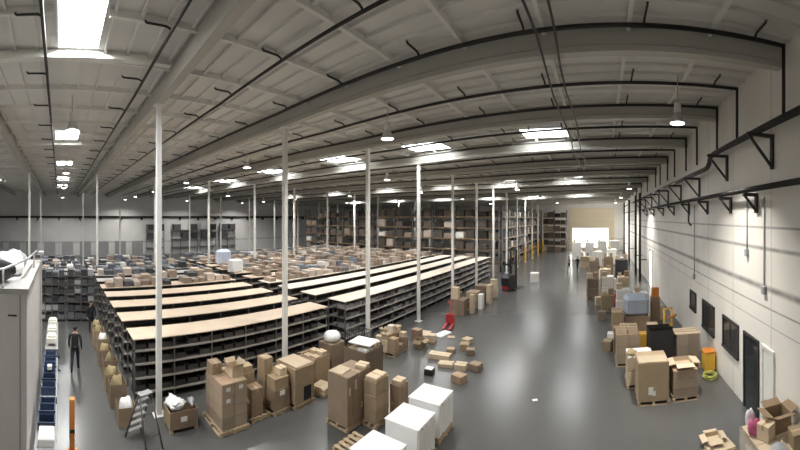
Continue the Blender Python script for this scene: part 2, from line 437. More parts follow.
# high-bay lamps
def lamp_proto():
    r = thing('high_bay_lamp', 'x', 'lamp', (0, 0, 0))
    MB().tube([(0, 0, .62), (0, 0, 1.5)], .015, 6).build('hanger', m_steel, r)
    MB().lathe([(.05, .66), (.11, .64), (.12, .36), (.10, .34)], 14).build('ballast_housing', m_white, r)
    rf = MB().lathe([(.10, .36), (.15, .25), (.24, .06), (.25, .02), (.235, .02), (.14, .24), (.09, .33)], 18, cap=False).build('reflector', m_alu, r)
    MB().lathe([(.02, -.02), (.14, -.012), (.225, .02), (.02, .05)], 18).build('lens', m_lens, rf)
    return r
LAMPS = [(-1.92, .07, 'nearest over the packing aisle'), (-3.75, .07, 'second over the packing aisle'), (-5.6, .07, 'third over the packing aisle'), (-8.2, .07, 'farthest over the packing aisle')]
for ri, (Y, xs, rn) in enumerate(((1.66, (.38, -1.18, -2.74, -4.3, -5.9, -7.4, -8.6), 'first row across the hall'), (3.30, (-2.35, -4.3, -6.2, -8.5), 'second row across the hall'),
                      (5.05, (.43, -1.24, -2.9, -4.5, -6.2, -7.5, -8.6), 'third row across the hall'), (6.85, (.42, -1.2, -2.9, -4.5, -6.2), 'fourth row across the hall'),
                      (8.8, (.4, -1.1, -2.9), 'fifth row across the hall'), (-1.0, (.3, -1.4, -3.0, -5.0), 'row behind the camera'))):  # last row stands unseen behind the camera, added for its light
    for k, X in enumerate(xs): LAMPS.append((X, Y, f"{rn}, {['first', 'second', 'third', 'fourth', 'fifth', 'sixth', 'seventh'][k]} from the windowed wall"))  # the seventh lamps are added to brighten the distant end wall
proto = None
for X, Y, wh in LAMPS:
    z = U * (1 + .485 - .012 * Y)
    if proto is None: proto = lamp_proto(); o = proto
    else: o = dup(proto)
    o.location = (X * U, Y * U, z); o['label'] = 'white high-bay lamp, ' + wh; o['group'] = 'high-bay lamps'
    # hanger reaches the deck
    ld = bpy.data.lights.new('lamp_light', 'AREA'); ld.shape = 'DISK'; ld.size = .42; ld.energy = 300; ld.spread = math.radians(146 if X < 0 else 100); ld.color = (1.0, .965, .89)
    lo = bpy.data.objects.new('lamp_light', ld); COL.objects.link(lo); lo.location = (X * U, Y * U, z - .03)

# ---------------------------------------------------------------- sprinkler pipes across the ceiling
PIPES = [(-.056, 'over the middle of the packing aisle'), (.38, 'beside the girder over the packing aisle'), (.85, 'first out from the packing aisle'), (1.21, 'before the near main girder, dropping down the windowed wall'),
         (1.70, 'second to drop down the windowed wall'), (2.02, 'third to drop down the windowed wall'), (2.47, 'fourth to drop down the windowed wall'), (2.80, 'fifth to drop down the windowed wall'), (3.25, 'sixth to drop down the windowed wall'),
         (3.60, 'seventh to drop down the windowed wall'), (4.05, 'eighth to drop down the windowed wall'), (4.39, 'ninth to drop down the windowed wall'), (5.16, 'tenth to drop down the windowed wall'), (5.95, 'eleventh to drop down the windowed wall'), (6.74, 'twelfth to drop down the windowed wall')]
ZU, ZL = U * 1.395, U * 1.135
for Y, wh in PIPES:
    pz = lambda X: U * (1 + bz(X, Y) + (.060 if Y > .6 else .048))
    r = thing('sprinkler_pipe', 'dark sprinkler pipe ' + wh, 'pipe', (0, Y * U, 0), 0, 'sprinkler pipes across the ceiling')
    wallx = XW - .035
    pts = [((XL + .02) * U, 0, pz(XL)), (-1.7 * U, 0, pz(-1.7)), (wallx * U, 0, pz(wallx))]
    MB().tube(pts, .055 if Y > 1 else .042, 8).build('main_run', m_pipe, r)
    if Y > 1:
        MB().tube([(wallx * U, 0, pz(wallx) + .04), (wallx * U, 0, ZU)], .05, 8).build('drop', m_pipe, r)
    X = .586 - .43 * (0 if Y > 1 else 2)
    n = 0
    while X > XL + .3 and n < (17 if Y < 2.5 else 9):
        z = pz(X)
        sp = MB().tube([(0, 0, 0), (0, 0, .07), (.0, -.10, .12), (.0, -.55, .13), (0, -.58, .17)], .030, 6).build('sprig', m_pipe, r, loc=(X * U, 0, z))
        if Y < 4: MB().lathe([(.012, .165), (.045, .172), (.045, .18), (.012, .19)], 8, Matrix.Translation((0, -.58, 0))).build('sprinkler_head', m_steel, sp)
        X -= .43; n += 1
# wall pipes with triangular brackets
def wall_pipe(name, label, y0, y1, x, z, rad, extra=None):
    r = thing(name, label, 'pipe', (0, 0, 0))
    MB().tube([(x * U, y0 * U, z), (x * U, y1 * U, z)] if not extra else extra, rad, 10).build('pipe_run', m_pipe, r)
    return r
PX = XW - .06
wall_pipe('header_pipe', 'thick dark pipe high on the windowed wall, above the second pipe', .9, 2.1, PX, ZU, .10, [(PX * U, .5 * U, ZU), (PX * U, 2.02 * U, ZU), (PX * U, 2.08 * U, ZU - .06), (PX * U, 2.10 * U, ZU - .3), (PX * U, 2.14 * U, ZU - .42), (PX * U, 2.2 * U, ZU - .45), (PX * U, 9.5 * U, ZU - .45)])
wall_pipe('header_pipe', 'thick dark pipe along the windowed wall, below the bracketed one', .5, 10.2, PX, ZL, .085)
def bracket(Y, z, arm, drop, label):
    r = thing('pipe_mount_bracket', label, 'bracket', (XW * U, Y * U, z), 0, 'pipe brackets along the windowed wall')
    MB().box(-.09, -.005, -.06, .06, -drop, .03).build('wall_plate', m_frame, r)
    MB().box(-arm, -.07, -.05, .05, -.07, .03).build('arm', m_frame, r)
    MB().tube([(-arm + .05, 0, -.05), (-.05, 0, -drop + .06)], .052, 4).build('brace', m_frame, r)
YB = [1.13, 1.36, 1.92, 2.5, 3.1, 3.7, 4.3, 4.9, 5.6, 6.3]
ORD = ['nearest', 'second', 'third', 'fourth', 'fifth', 'sixth', 'seventh', 'eighth', 'ninth', 'tenth', 'eleventh', 'twelfth']
for i, Y in enumerate(YB[1:]):
    z = ZU - .155 if Y < 2.05 else ZU - .6
    bracket(Y, z, .82, .95, f'dark triangular bracket under the upper wall pipe, {ORD[i]} from the camera')
for i, Y in enumerate([1.52, 1.86, 2.3, 2.8, 3.4, 4.0, 4.7, 5.4]):
    bracket(Y, ZL - .115, .5, .58, f'small dark triangular bracket under the lower wall pipe, {ORD[i]} from the camera')
r = thing('hanging_pipe', 'dark pipe high along the distant end wall past the shelving rows', 'pipe', (0, 0, 0))
MB().tube([((XL + .04) * U, YN * U + .3, U * 1.03), ((XL + .04) * U, YF * U - .3, U * 1.03)], .17, 8).build('pipe_run', m_pipe, r)
for k in range(22): MB().box((XL + .002) * U, (XL + .07) * U, (-1.7 + k * .56) * U - .12, (-1.7 + k * .56) * U + .12, U * 1.03 - .55, U * 1.03 - .17).build('bracket', m_pipe, r)
# short drop with an elbow below the lower pipe
r = thing('hanging_drain_pipe', 'short dark pipe with bent foot hanging below the lower wall pipe', 'pipe', ((XW - .06) * U, 2.62 * U, 0))
MB().tube([(0, 0, ZL - .088), (0, 0, U * .97), (.02, -.1, U * .955), (.03, -.35, U * .945)], .05, 8).build('pipe_run', m_pipe, r)
for Y, zz, wh in ((1.635, .82, 'above the near door'), (2.65, .53, 'above the smallest window'), (1.44, .66, 'above the white door')):
    r = thing('mounted_junction_box', f'small grey junction box and conduit on the windowed wall, {wh}', 'junction box', (XW * U, Y * U, zz * U))
    MB().box(-.10, -.003, -.09, .09, -.12, .12, c=.01).build('box_body', m_screen, r)
    MB().tube([(-.035, 0, .12), (-.035, 0, U * (1.12 - zz) - .12)], .022, 6).build('conduit_run', m_screen, r)
# black risers on the wall
for i, (Y, wh) in enumerate(((5.45, 'nearer of the two close together'), (6.1, 'farther of the two close together'), (7.5, 'beyond the bright doorway'), (9.0, 'farthest, by the daylit end door'))):
    r = thing('riser_pipe', f'thick black floor-to-ceiling riser pipe, {wh}', 'pipe', (XW * U - .72, Y * U, 0), 0, 'black riser pipes')
    MB().tube([(0, 0, 0), (0, 0, U * (1.40))], .13, 10).build('pipe_run', m_pipe, r)
    MB().box(-.16, .70, -.16, .16, U * .33, U * .33 + .06).build('clamp', m_pipe, r)
# conduits under the roof
for i, (X, wh) in enumerate(((-.215, 'farther from the windowed wall'), (-.15, 'nearer the windowed wall'))):
    r = thing('ceiling_conduit', f'dark conduit running away under the girders, the run {wh}', 'conduit', (X * U, 0, 0))
    pts = []
    for k in range(17):
        Y = -.4 + k * .25; g = min(abs(Y - y) for y in COLY)
        pts.append((.05 * math.sin(k * 1.3 + i), Y * U, U * (1 + bz(X, Y)) - .06 - (.05 if k % 3 else 0)))
    MB().tube(pts, .03, 6).build('conduit_run', m_pipe, r)

# ---------------------------------------------------------------- windows and doors of the windowed wall
def opening(name, ya, yb, za, zb, pane, frame, door=False, mull=0):
    x = XW * U; a, b, c, d = ya * U, yb * U, za * U, zb * U
    mb = MB(); t = .09
    mb.box(x - .06, x + .02, a, a + t, c, d).box(x - .06, x + .02, b - t, b, c, d).box(x - .06, x + .02, a + t, b - t, d - t, d)
    if not door: mb.box(x - .09, x + .02, a, b, c, c + t)
    if mull: mb.box(x - .05, x + .02, (a + b) / 2 - .025, (a + b) / 2 + .025, c + t, d - t)
    o = struct(mb.build(name, frame))
    MB().box(x - .03, x - .005, a + t, b - t, c + (0 if door else t), d - t).build('pane' if not door else 'leaf', pane, o)
    return o
opening('window_1', 1.75, 2.0, .21, .405, m_glass, m_frame, mull=1)
opening('window_2', 2.16, 2.43, .20, .405, m_glass, m_frame, mull=1)
opening('window_3', 2.6, 2.78, .25, .405, m_glass, m_frame)
opening('door_1', 1.50, 1.68, 0.002, .40, m_glass, m_frame, True)
o = opening('door_2', 1.345, 1.465, 0.002, .40, m_doorw, m_white, True)
MB().tube([(XW * U - .06, 1.36 * U + .12, 1.0), (XW * U - .12, 1.36 * U + .12, 1.0), (XW * U - .12, 1.36 * U + .25, 1.0)], .015, 6).build('door_handle', m_steel, o)
opening('door_3', 4.85, 5.12, 0.002, .53, m_day, m_frame, True)
# far end: beige roller door with a daylit dock opening beside it
xa, xb = -.98 * U, .45 * U
mb = MB()
for k in range(26): mb.box(xa, xb, YF * U - .10, YF * U - .02, .75 * U + k * .095 * 1.0, .75 * U + k * .095 + .085)
o = struct(MB().box(xa - .2, xb + .2, YF * U - .12, YF * U - .02, 8.3, 8.6).build('door_4', m_white))
MB().box(xa, xb, YF * U - .08, YF * U - .02, 0.01, 8.3).build('roller_curtain', m_roll, o)
for k in range(5): MB().box(xa, xb, YF * U - .11, YF * U - .08, 1.2 + k * 1.6, 1.28 + k * 1.6).build('curtain_rib', m_white, o)
o = struct(MB().box(-.85 * U - .1, .25 * U + .1, YF * U - .16, YF * U - .125, 4.3, 4.45).build('window_4', m_white))
MB().box(-.85 * U, .25 * U, YF * U - .15, YF * U - .125, .6, 4.3).build('pane', m_day, o)
ld = bpy.data.lights.new('dock_daylight', 'AREA'); ld.shape = 'RECTANGLE'; ld.size = 9.0; ld.size_y = 3.2; ld.energy = 1500; ld.color = (1, .97, .92)
lo = bpy.data.objects.new('dock_daylight', ld); COL.objects.link(lo); lo.location = (-.2 * U, YF * U - .25, 3.7); lo.rotation_euler = (math.radians(90), 0, math.pi)
lo.rotation_euler = (math.radians(-90), 0, 0)
# ---------------------------------------------------------------- shelving rows
TOPZ = .343 * U
LEV = [.053, .130, .207, .280]
DEP = .19 * U
def shelf_row(X, y0, y1, label, board, group, bay=1.4, lean=False):
    L = (y1 - y0) * U; n = max(1, round(L / bay)); s = L / n
    r = thing('shelving_row', label, 'shelving', (X * U, y0 * U, 0), 0, group)
    pm = MB().box(-.04, 0, -.02, .02, 0, TOPZ - .03).mesh('upright')
    pm.materials.append(m_upr)
    for k in range(n + 1):
        for dx in (0, -DEP + .04):
            o = bpy.data.objects.new('upright', pm); COL.objects.link(o); o.location = (dx, min(max(k * s, .02), L - .02), 0); o.parent = r
    sm = None
    for z in LEV:
        zz = z * U
        if sm is None:
            sm = MB().box(-DEP + .05, -.05, .045, L - .045, -.03, 0).box(-.05, .012, .045, L - .045, -.055, .004).mesh('shelf'); sm.materials.append(m_steeld); sm.materials.append(m_lip); sm.polygons.foreach_set('material_index', [0] * 6 + [1] * 6)
        o = bpy.data.objects.new('shelf', sm); COL.objects.link(o); o.location = (0, 0, zz); o.parent = r
    MB().box(-DEP / 2 - .01, -DEP / 2 + .01, .05, L - .05, .1, TOPZ - .05).build('gap_shade_panel', m_steeld, r)  # dark sheet added mid-row to make the gaps between shelves look dark
    MB().box(-DEP - .02, .02, -.03, L + .03, TOPZ - .03, TOPZ).build('top_board', board, r)
    return r
def words(k): return ['first', 'second', 'third', 'fourth', 'fifth', 'sixth', 'seventh', 'eighth', 'ninth', 'tenth', 'eleventh', 'twelfth', 'thirteenth', 'fourteenth', 'fifteenth', 'sixteenth', 'seventeenth', 'eighteenth', 'nineteenth', 'twentieth'][k]
ROWX = [-1.82 - .345 * k for k in range(11)]
rows = []
for k, X in enumerate(ROWX):
    shelf_row(X, .40, 1.79, f'low grey shelving row beside the packing aisle, {words(k)} row back from the pallet loads', m_board if k < 5 else m_steel, 'shelving rows beside the packing aisle')
    rows.append((X, .40, 1.79, k, 'L'))
for k, X in enumerate(ROWX):
    shelf_row(X, 1.99, 5.5, f'long grey shelving row beside the main aisle, {words(k)} row back from the main aisle', m_boardw if k < 4 else m_board, 'long shelving rows beside the main aisle')
    rows.append((X, 1.99, 5.5, k, 'M'))
for k, X in enumerate([-3.95 - .345 * i for i in range(5)]):
    shelf_row(X, -.62, .27, f'short shelving row past the dark racks at the packing aisle end, {words(k)} row', m_steel, 'short shelving rows past the dark racks')
    rows.append((X, -.62, .27, k, 'S'))

# bins on the two front rows: an open-front tray with a lip
def bin_mesh(w, d, h, m):
    t = .02
    mb = MB().box(-d, 0, -w / 2, w / 2, 0, t).box(-d, 0, -w / 2, -w / 2 + t, t, h).box(-d, 0, w / 2 - t, w / 2, t, h).box(-d, -d + t, -w / 2 + t, w / 2 - t, t, h)
    mb.box(-t, 0, -w / 2 + t, w / 2 - t, t, h * .55).box(-d + t, -t, -w / 2 + t, w / 2 - t, t, h * .7)
    me = mb.mesh('storage_bin'); me.materials.append(m); return me
bd = bin_mesh(.40, .52, .26, m_bind); bm_ = bin_mesh(.36, .5, .24, m_binm)
rb = random.Random(3)
def bins(X, y0, y1, me, label, group, pitch, fill, cat, name, levels=LEV[:]):
    L = (y1 - y0) * U; n = int(L / pitch)
    for z in levels:
        for i in range(n):
            if rb.random() > fill: continue
            o = bpy.data.objects.new(name, me); COL.objects.link(o)
            o.location = (X * U - .055, y0 * U + (i + .5) * L / n, z * U + .0005)
            tag(o, label, cat, group)
bins(ROWX[0], .40, 1.79, bd, 'dark bin pushed into the front shelving row behind the pallet loads', 'dark bins in the front shelving row', .467, .93, 'bin', 'storage_bin')
bins(ROWX[0], 1.99, 5.5, bm_, 'grey or brown bin in the long shelving row beside the main aisle', 'bins in the long row beside the main aisle', .40, .92, 'bin', 'storage_bin')

# ---------------------------------------------------------------- cartons
def carton_mesh(w, d, h, c=.012):
    mb = MB(); g = .006
    mb.box(-w / 2, w / 2, -d / 2, d / 2, 0, h - .008, c=c)
    mb.box(-w / 2 + .002, w / 2 - .002, -d / 2 + .002, -g, h - .009, h).box(-w / 2 + .002, w / 2 - .002, g, d / 2 - .002, h - .009, h)
    return mb.mesh('carton')
CM = {}
def carton(X, Y, z, w, d, h, label, m=m_card, rz=0, tape=True, paper=None, group=None, name='carton', cat='carton'):
    """X, Y in metres: centre"""
    key = (round(w, 3), round(d, 3), round(h, 3), m.name)
    if key not in CM:
        CM[key] = carton_mesh(w, d, h - .004); CM[key].materials.append(m)
    o = bpy.data.objects.new(name, CM[key]); COL.objects.link(o); o.location = (X, Y, z + .002); o.rotation_euler = (0, 0, rz); h -= .004
    tag(o, label, cat, group)
    if tape:
        mb = MB().box(-w / 2 - .002, w / 2 + .002, -.03, .03, h - .001, h + .002).box(-w / 2 - .003, -w / 2, -.03, .03, h - min(.12, h * .4), h).box(w / 2, w / 2 + .003, -.03, .03, h - min(.12, h * .4), h)
        mb.build('tape', m_tape, o)
    if paper:
        fx, fz, s = paper
        if fx == 'y': MB().box(-s, s, -d / 2 - .004, -d / 2, fz * h - s * .8, fz * h + s * .8).build('shipping_label', m_label, o)
        else: MB().box(w / 2, w / 2 + .004, -s, s, fz * h - s * .8, fz * h + s * .8).build('shipping_label', m_label, o)
    return o
def pallet(X0, X1, Y0, Y1, label, group='wooden pallets under loads'):
    """footprint in camera heights; returns top z in metres"""
    w, d = (X1 - X0) * U, (Y1 - Y0) * U
    r = thing('pallet', label, 'pallet', ((X0 + X1) / 2 * U, (Y0 + Y1) / 2 * U, 0), 0, group)
    n = max(4, int(d / .16))
    mb = MB()
    for k in range(n): y = -d / 2 + (k + .5) * d / n; mb.box(-w / 2, w / 2, y - .05, y + .05, .118, .14)
    mb.build('deck', m_wood, r)
    for y in (-w / 2 + .05, 0, w / 2 - .05): MB().box(y - .04, y + .04, -d / 2, d / 2, .022, .118).build('stringer', m_wood, r)
    for k in (0, .5, 1): y = -d / 2 + .05 + k * (d - .1); MB().box(-w / 2, w / 2, y - .045, y + .045, 0, .022).build('bottom_board', m_wood, r)
    return .142
def stack(X0, X1, Y0, Y1, z, ztop, nx, ny, nz, where, m=m_card, tape=False, rnd=1):
    w, d, h = (X1 - X0) * U / nx, (Y1 - Y0) * U / ny, (ztop - z) / nz
    rr = random.Random(rnd)
    tiers = {1: [''], 2: ['bottom', 'top'], 3: ['bottom', 'middle', 'top'], 4: ['bottom', 'second', 'third', 'top'], 5: ['bottom', 'second', 'third', 'fourth', 'top']}[nz]
    for k in range(nz):
        for i in range(nx):
            for j in range(ny):
                pos = ('' if nx == 1 else ['rear', 'front'][i]) + ('' if ny == 1 else (' ' if nx > 1 else '') + ['near end', 'far end'][j])
                lab = (f'{tiers[k]} tier carton' if tiers[k] else 'brown carton') + f' of {where}' + (f', {pos}' if pos else '')
                carton(X0 * U + (i + .5) * w, Y0 * U + (j + .5) * d, z + k * h, w - .012, d - .012, h, lab, m, rr.uniform(-.006, .006), tape=tape, paper=(('x', .5, .07) if rr.random() < .25 else None))
def wrap(X0, X1, Y0, Y1, z0, z1, label, m=m_net, seed=1, rough=.02):
    """a stretch-wrap film hugging a load, as a thin shell"""
    rr = random.Random(seed); w, d = (X1 - X0) * U / 2 + .02, (Y1 - Y0) * U / 2 + .02
    ring = []; N = 7
    for i in range(4):
        a = [(-w, -d), (w, -d), (w, d), (-w, d)][i]; b = [(w, -d), (w, d), (-w, d), (-w, -d)][i]
        for k in range(N): t = k / N; ring.append((a[0] + (b[0] - a[0]) * t, a[1] + (b[1] - a[1]) * t))
    n = len(ring); M_ = 6; vs = []; fs = []
    for s in (0, 1):
        for q in range(M_ + 1):
            for (x, y) in ring:
                o = rr.uniform(0, rough) - (.006 if s else 0); l = math.hypot(x, y)
                vs.append((x * (1 + o / l), y * (1 + o / l), (z1 - z0) * q / M_))
    for q in range(M_):
        for k in range(n): fs.append((q * n + k, q * n + (k + 1) % n, q * n + n + (k + 1) % n, q * n + n + k))
    mb = MB(); mb.add(vs[:n * (M_ + 1)], fs)
    o = mb.build('stretch_wrap', m, loc=((X0 + X1) / 2 * U, (Y0 + Y1) / 2 * U, z0)); return tag(o, label, 'plastic wrap')
def open_box(X0, X1, Y0, Y1, z, h, label, m=m_card, flaps=(1, 1, 1, 1), name='open_carton', wall=.012, fill=.35, flapang=None, rz=0, cat='carton'):
    w, d = (X1 - X0) * U, (Y1 - Y0) * U; t = wall
    r = thing(name, label, cat, ((X0 + X1) / 2 * U, (Y0 + Y1) / 2 * U, z), rz)
    mb = MB().box(-w / 2, w / 2, -d / 2, -d / 2 + t, 0, h).box(-w / 2, w / 2, d / 2 - t, d / 2, 0, h).box(-w / 2, -w / 2 + t, -d / 2 + t, d / 2 - t, 0, h).box(w / 2 - t, w / 2, -d / 2 + t, d / 2 - t, 0, h)
    mb.box(-w / 2 + t, w / 2 - t, -d / 2 + t, d / 2 - t, 0, t); mb.build('body', m, r)
    rr = random.Random(label)
    for i, f in enumerate(flaps):
        if not f: continue
        L = (w if i < 2 else d) - .02; fl = min(w, d) * .42 * f; a = flapang if flapang is not None else rr.uniform(.2, 1.1)
        mb = MB().box(-L / 2, L / 2, 0, fl, -.004, .004)
        o = mb.build('flap', m, r)
        ang = [math.pi, 0, math.pi / 2, -math.pi / 2][i]
        o.location = [(0, -d / 2, h), (0, d / 2, h), (-w / 2, 0, h), (w / 2, 0, h)][i]
        o.rotation_euler = (-a, 0, ang)
    return r
def bag(X, Y, z, rx, ry, h, label, m, name='bag', seed=1, cat='bag', rough=.18, rz=0):
    o = MB().blob(0, 0, .002, rx, ry, h, seed, rough=rough, **(dict(n=26, m=16, jit=.16) if 'film' in name or 'bundle' == name[-6:] and 'white' not in name else {})).build(name, m, loc=(X, Y, z), rz=rz)
    return tag(o, label, cat)
def sheet_pile(X, Y, z, w, d, n, label, m, rz=0, t=.012, name='flattened_carton_pile', cat='flattened cartons'):
    r = thing(name, label, cat, (X, Y, z + .001), rz); rr = random.Random(label)
    for k in range(n):
        MB().box(-w / 2 * rr.uniform(.8, 1), w / 2 * rr.uniform(.8, 1), -d / 2 * rr.uniform(.8, 1), d / 2 * rr.uniform(.8, 1), k * t, k * t + t * .96).build('flattened_carton', m, r)
    return r

# ---- pallet loads before the front shelving row
def crate():
    X0, X1, Y0, Y1 = -1.605, -1.505, .50, .64
    w, d, h = (X1 - X0) * U, (Y1 - Y0) * U, .098 * U
    r = thing('wooden_crate', 'low open tan crate by the nearest white column, heaped with clear plastic', 'crate', ((X0 + X1) / 2 * U, (Y0 + Y1) / 2 * U, 0))
    for i, q in enumerate(((-w / 2, w / 2, -d / 2, -d / 2 + .02), (-w / 2, w / 2, d / 2 - .02, d / 2), (-w / 2, -w / 2 + .02, -d / 2 + .02, d / 2 - .02), (w / 2 - .02, w / 2, -d / 2 + .02, d / 2 - .02))):
        MB().box(*q, .1, h).build('side_panel', m_wood if i > 5 else m_card, r)
    MB().box(-w / 2 + .02, w / 2 - .02, -d / 2 + .02, d / 2 - .02, .1, .13).build('bottom_panel', m_card, r)
    for x in (-1, 1):
        for y in (-1, 1): MB().box(x * (w / 2 - .05) - .05, x * (w / 2 - .05) + .05, y * (d / 2 - .05) - .05, y * (d / 2 - .05) + .05, 0, .1).build('leg', m_wood, r)
    MB().box(w / 2, w / 2 + .004, -.1, .1, .3, .45).build('paper_tag', m_label, r)
    cx, cy = (X0 + X1) / 2 * U, (Y0 + Y1) / 2 * U
    bag(cx, cy - .16, h + .001, .29, .26, .24, 'crumpled clear and white plastic film heaped in the low tan crate', m_bag, 'plastic_film', 4, 'plastic film', .3)
    bag(cx + .03, cy + .325, h + .001, .20, .075, .17, 'grey plastic bundle beside the white film in the low tan crate', m_greybag, 'plastic_bundle', 8, 'plastic film', .28)
crate()
z = pallet(-1.59, -1.39, .70, .86, 'worn pallet under the wrapped carton stack nearest the tan crate')
stack(-1.58, -1.40, .715, .85, z, 1.47, 2, 2, 4, 'the wrapped stack next to the tan crate', m_card, rnd=2)
carton(-1.545 * U, .745 * U, 1.47, .40, .34, .34, 'square brown carton on top of the wrapped stack next to the tan crate', m_card)
open_box(-1.51, -1.44, .79, .85, 1.47, .30, 'open carton with raised flaps on top of the wrapped stack next to the tan crate', m_card2, flapang=-.9)
wrap(-1.58, -1.40, .715, .85, z, 1.40, 'clear film wound round the carton stack next to the tan crate', seed=2)
z = pallet(-1.585, -1.415, .885, 1.0, 'pallet under the narrow carton stacks between the two wrapped loads')
carton(-1.54 * U, .925 * U, z, .44, .42, 1.15, 'tall brown carton on the narrow pallet, behind the shorter one', m_card)
carton(-1.46 * U, .925 * U, z, .42, .42, .85, 'shorter brown carton on the narrow pallet, nearer the aisle', m_card, paper=('y', .5, .08))
carton(-1.54 * U, .925 * U, z + 1.15, .34, .34, .2, 'small flat carton on the tall one of the narrow pallet', m_card)
z = pallet(-1.57, -1.40, 1.01, 1.115, 'pallet under the stepped brown cartons before the second white column')
carton(-1.53 * U, 1.0625 * U, z, .46, .62, 1.0, 'big brown carton at the back of the stepped load', m_card)
carton(-1.53 * U, 1.04 * U, z + 1.0, .40, .36, .48, 'brown carton on top at the back of the stepped load', m_card, .06)
carton(-1.443 * U, 1.0625 * U, z, .48, .62, .66, 'wide brown carton at the front of the stepped load', m_card, paper=('x', .8, .1))
carton(-1.445 * U, 1.0625 * U, z + .66, .46, .56, .34, 'brown carton resting on the front of the stepped load', m_card)
carton(-1.45 * U, 1.085 * U, z + 1.0, .32, .28, .24, 'small carton topping the front of the stepped load', m_card2)
z = pallet(-1.555, -1.38, 1.128, 1.265, 'pallet under the big carton with a dark cut-out')
b = carton(-1.4675 * U, 1.1965 * U, z, 1.06, .84, 1.18, 'big square brown carton with a dark cut-out low on its side', m_card)
MB().box(.53, .534, -.05, .28, .06, .52).build('cut_out', m_black, b)
sheet_pile(-1.4675 * U, 1.1965 * U, z + 1.183, 1.0, .8, 3, 'pale loose sheets lying on the big carton with the cut-out', m_card2, .05)
open_box(-1.62, -1.49, 1.37, 1.49, 0, 1.05, 'open brown gaylord of mixed cartons behind the big carton with the cut-out', m_card, (1, 0, 1, 0), 'gaylord_box')
for q in range(4): carton((-1.59 + .065 * (q % 2)) * U, (1.405 + .05 * (q // 2)) * U, .012, .33, .26, 1.0 + .06 * q, f'pale carton standing in the open gaylord, {["rear camera corner", "front camera corner", "rear far corner", "front far corner"][q]}', m_card2, tape=True)
sheet_pile(-1.42 * U, 1.36 * U, 0, .55, .6, 14, 'low pile of pale pinkish flattened cartons beside the big carton', m_card2, .2, .022)
sheet_pile(-1.40 * U, 1.50 * U, 0, .5, .55, 22, 'higher pile of pale flattened cartons behind the low one', m_boardw, -.1, .022)
# white dome bag on its carton
carton(-1.60 * U, 1.62 * U, 0, .75, .8, 1.18, 'brown carton carrying a white rounded bundle before the cross aisle', m_cardd)
bag(-1.60 * U, 1.62 * U, 1.18, .36, .36, .42, 'white rounded bundle on a carton before the cross aisle', m_bag, 'white_bundle', 5, 'bundle', .06)
# roll cage with dark bags
def cage(X0, X1, Y0, Y1, h, label, m, wheels=True):
    w, d = (X1 - X0) * U, (Y1 - Y0) * U
    r = thing('roll_cage', label, 'roll cage', ((X0 + X1) / 2 * U, (Y0 + Y1) / 2 * U, 0))
    MB().box(-w / 2, w / 2, -d / 2, d / 2, .16, .19).build('base', m, r)
    for i in range(4):
        mb = MB(); horiz = i < 2; L = w if horiz else d; s = 1 if i % 2 else -1
        for k in range(8):
            t = -L / 2 + L * k / 7
            p = (t, s * d / 2) if horiz else (s * w / 2, t)
            mb.box(p[0] - .012, p[0] + .012, p[1] - .012, p[1] + .012, .19, h)
        for k in range(5):
            zz = .25 + (h - .27) * k / 4
            if horiz: mb.box(-w / 2, w / 2, s * d / 2 - .012, s * d / 2 + .012, zz - .012, zz + .012)
            else: mb.box(s * w / 2 - .012, s * w / 2 + .012, -d / 2, d / 2, zz - .012, zz + .012)
        mb.build('mesh_side', m, r)
    for x in (-1, 1):
        for y in (-1, 1):
            MB().lathe([(.08, -.02), (.08, .02)], 14, Matrix.Translation((x * (w / 2 - .09), y * (d / 2 - .09), .08)) @ Matrix.Rotation(math.pi / 2, 4, 'Y')).build('wheel', m_rubber, r)
    return r
cage(-1.545, -1.42, 1.69, 1.83, 1.55, 'dark wire roll cage of grey bags beyond the white rounded bundle', m_steeld)
bag(-1.4825 * U, 1.725 * U, .192, .24, .16, .75, 'grey bag at the bottom of the dark roll cage, camera end', m_greybag, seed=11)
bag(-1.4825 * U, 1.795 * U, .192, .24, .16, .95, 'dark bag in the dark roll cage, far end', m_blackm, seed=12)
# tall cartons at the aisle side
z = pallet(-1.205, -1.065, 1.18, 1.365, 'pallet under the tall brown carton nearest the white covered loads')
b = carton(-1.135 * U, 1.2725 * U, z, .82, 1.10, 1.46, 'tall brown carton with loose pale lid, front one of the tall loads', m_cardd)
for q in range(7):
    rr = random.Random(q); MB().box(.41, .414, -.45 + .14 * q - .03, -.45 + .14 * q + .035, .15 + rr.random() * .9, .3 + rr.random() * .9 + .15).build('torn_patch', m_cardin if q % 2 else m_card2, b)
sheet_pile(-1.155 * U, 1.23 * U, z + 1.463, .5, .6, 2, 'pale loose lid on the front tall brown carton', m_card2, .12)
carton(-1.10 * U, 1.33 * U, z + 1.463, .36, .36, .10, 'flat pale carton on the front tall brown carton', m_card2, .2)
z = pallet(-1.31, -1.145, 1.415, 1.58, 'pallet under the tallest open gaylord with white papers')
open_box(-1.305, -1.15, 1.42, 1.575, z, 1.62, 'tallest brown gaylord behind the front tall carton', m_cardd, (0, 0, 0, 0), 'gaylord_box')
for q, (dx, dy, mm) in enumerate(((-.03, -.035, m_card2), (.035, -.03, m_label), (-.03, .035, m_label), (.036, .036, m_card2))):
    carton((-1.2275 + dx) * U, (1.4975 + dy) * U, z + .012, .40, .38, 1.60 + .05 * q, f'pale upright carton in the tallest gaylord, {["back camera", "aisle camera", "back far", "aisle far"][q]} corner', mm)
sheet_pile(-1.2275 * U, 1.4975 * U, z + 1.765, .9, .85, 3, 'white crumpled papers topping the tallest gaylord', m_label, .15)
z = pallet(-1.062, -.98, 1.283, 1.405, 'small pallet under the narrow tall carton stack')
stack(-1.06, -.985, 1.29, 1.40, z, 1.38, 1, 1, 3, 'the narrow tall stack beside the white covered loads', m_card, True, 5)
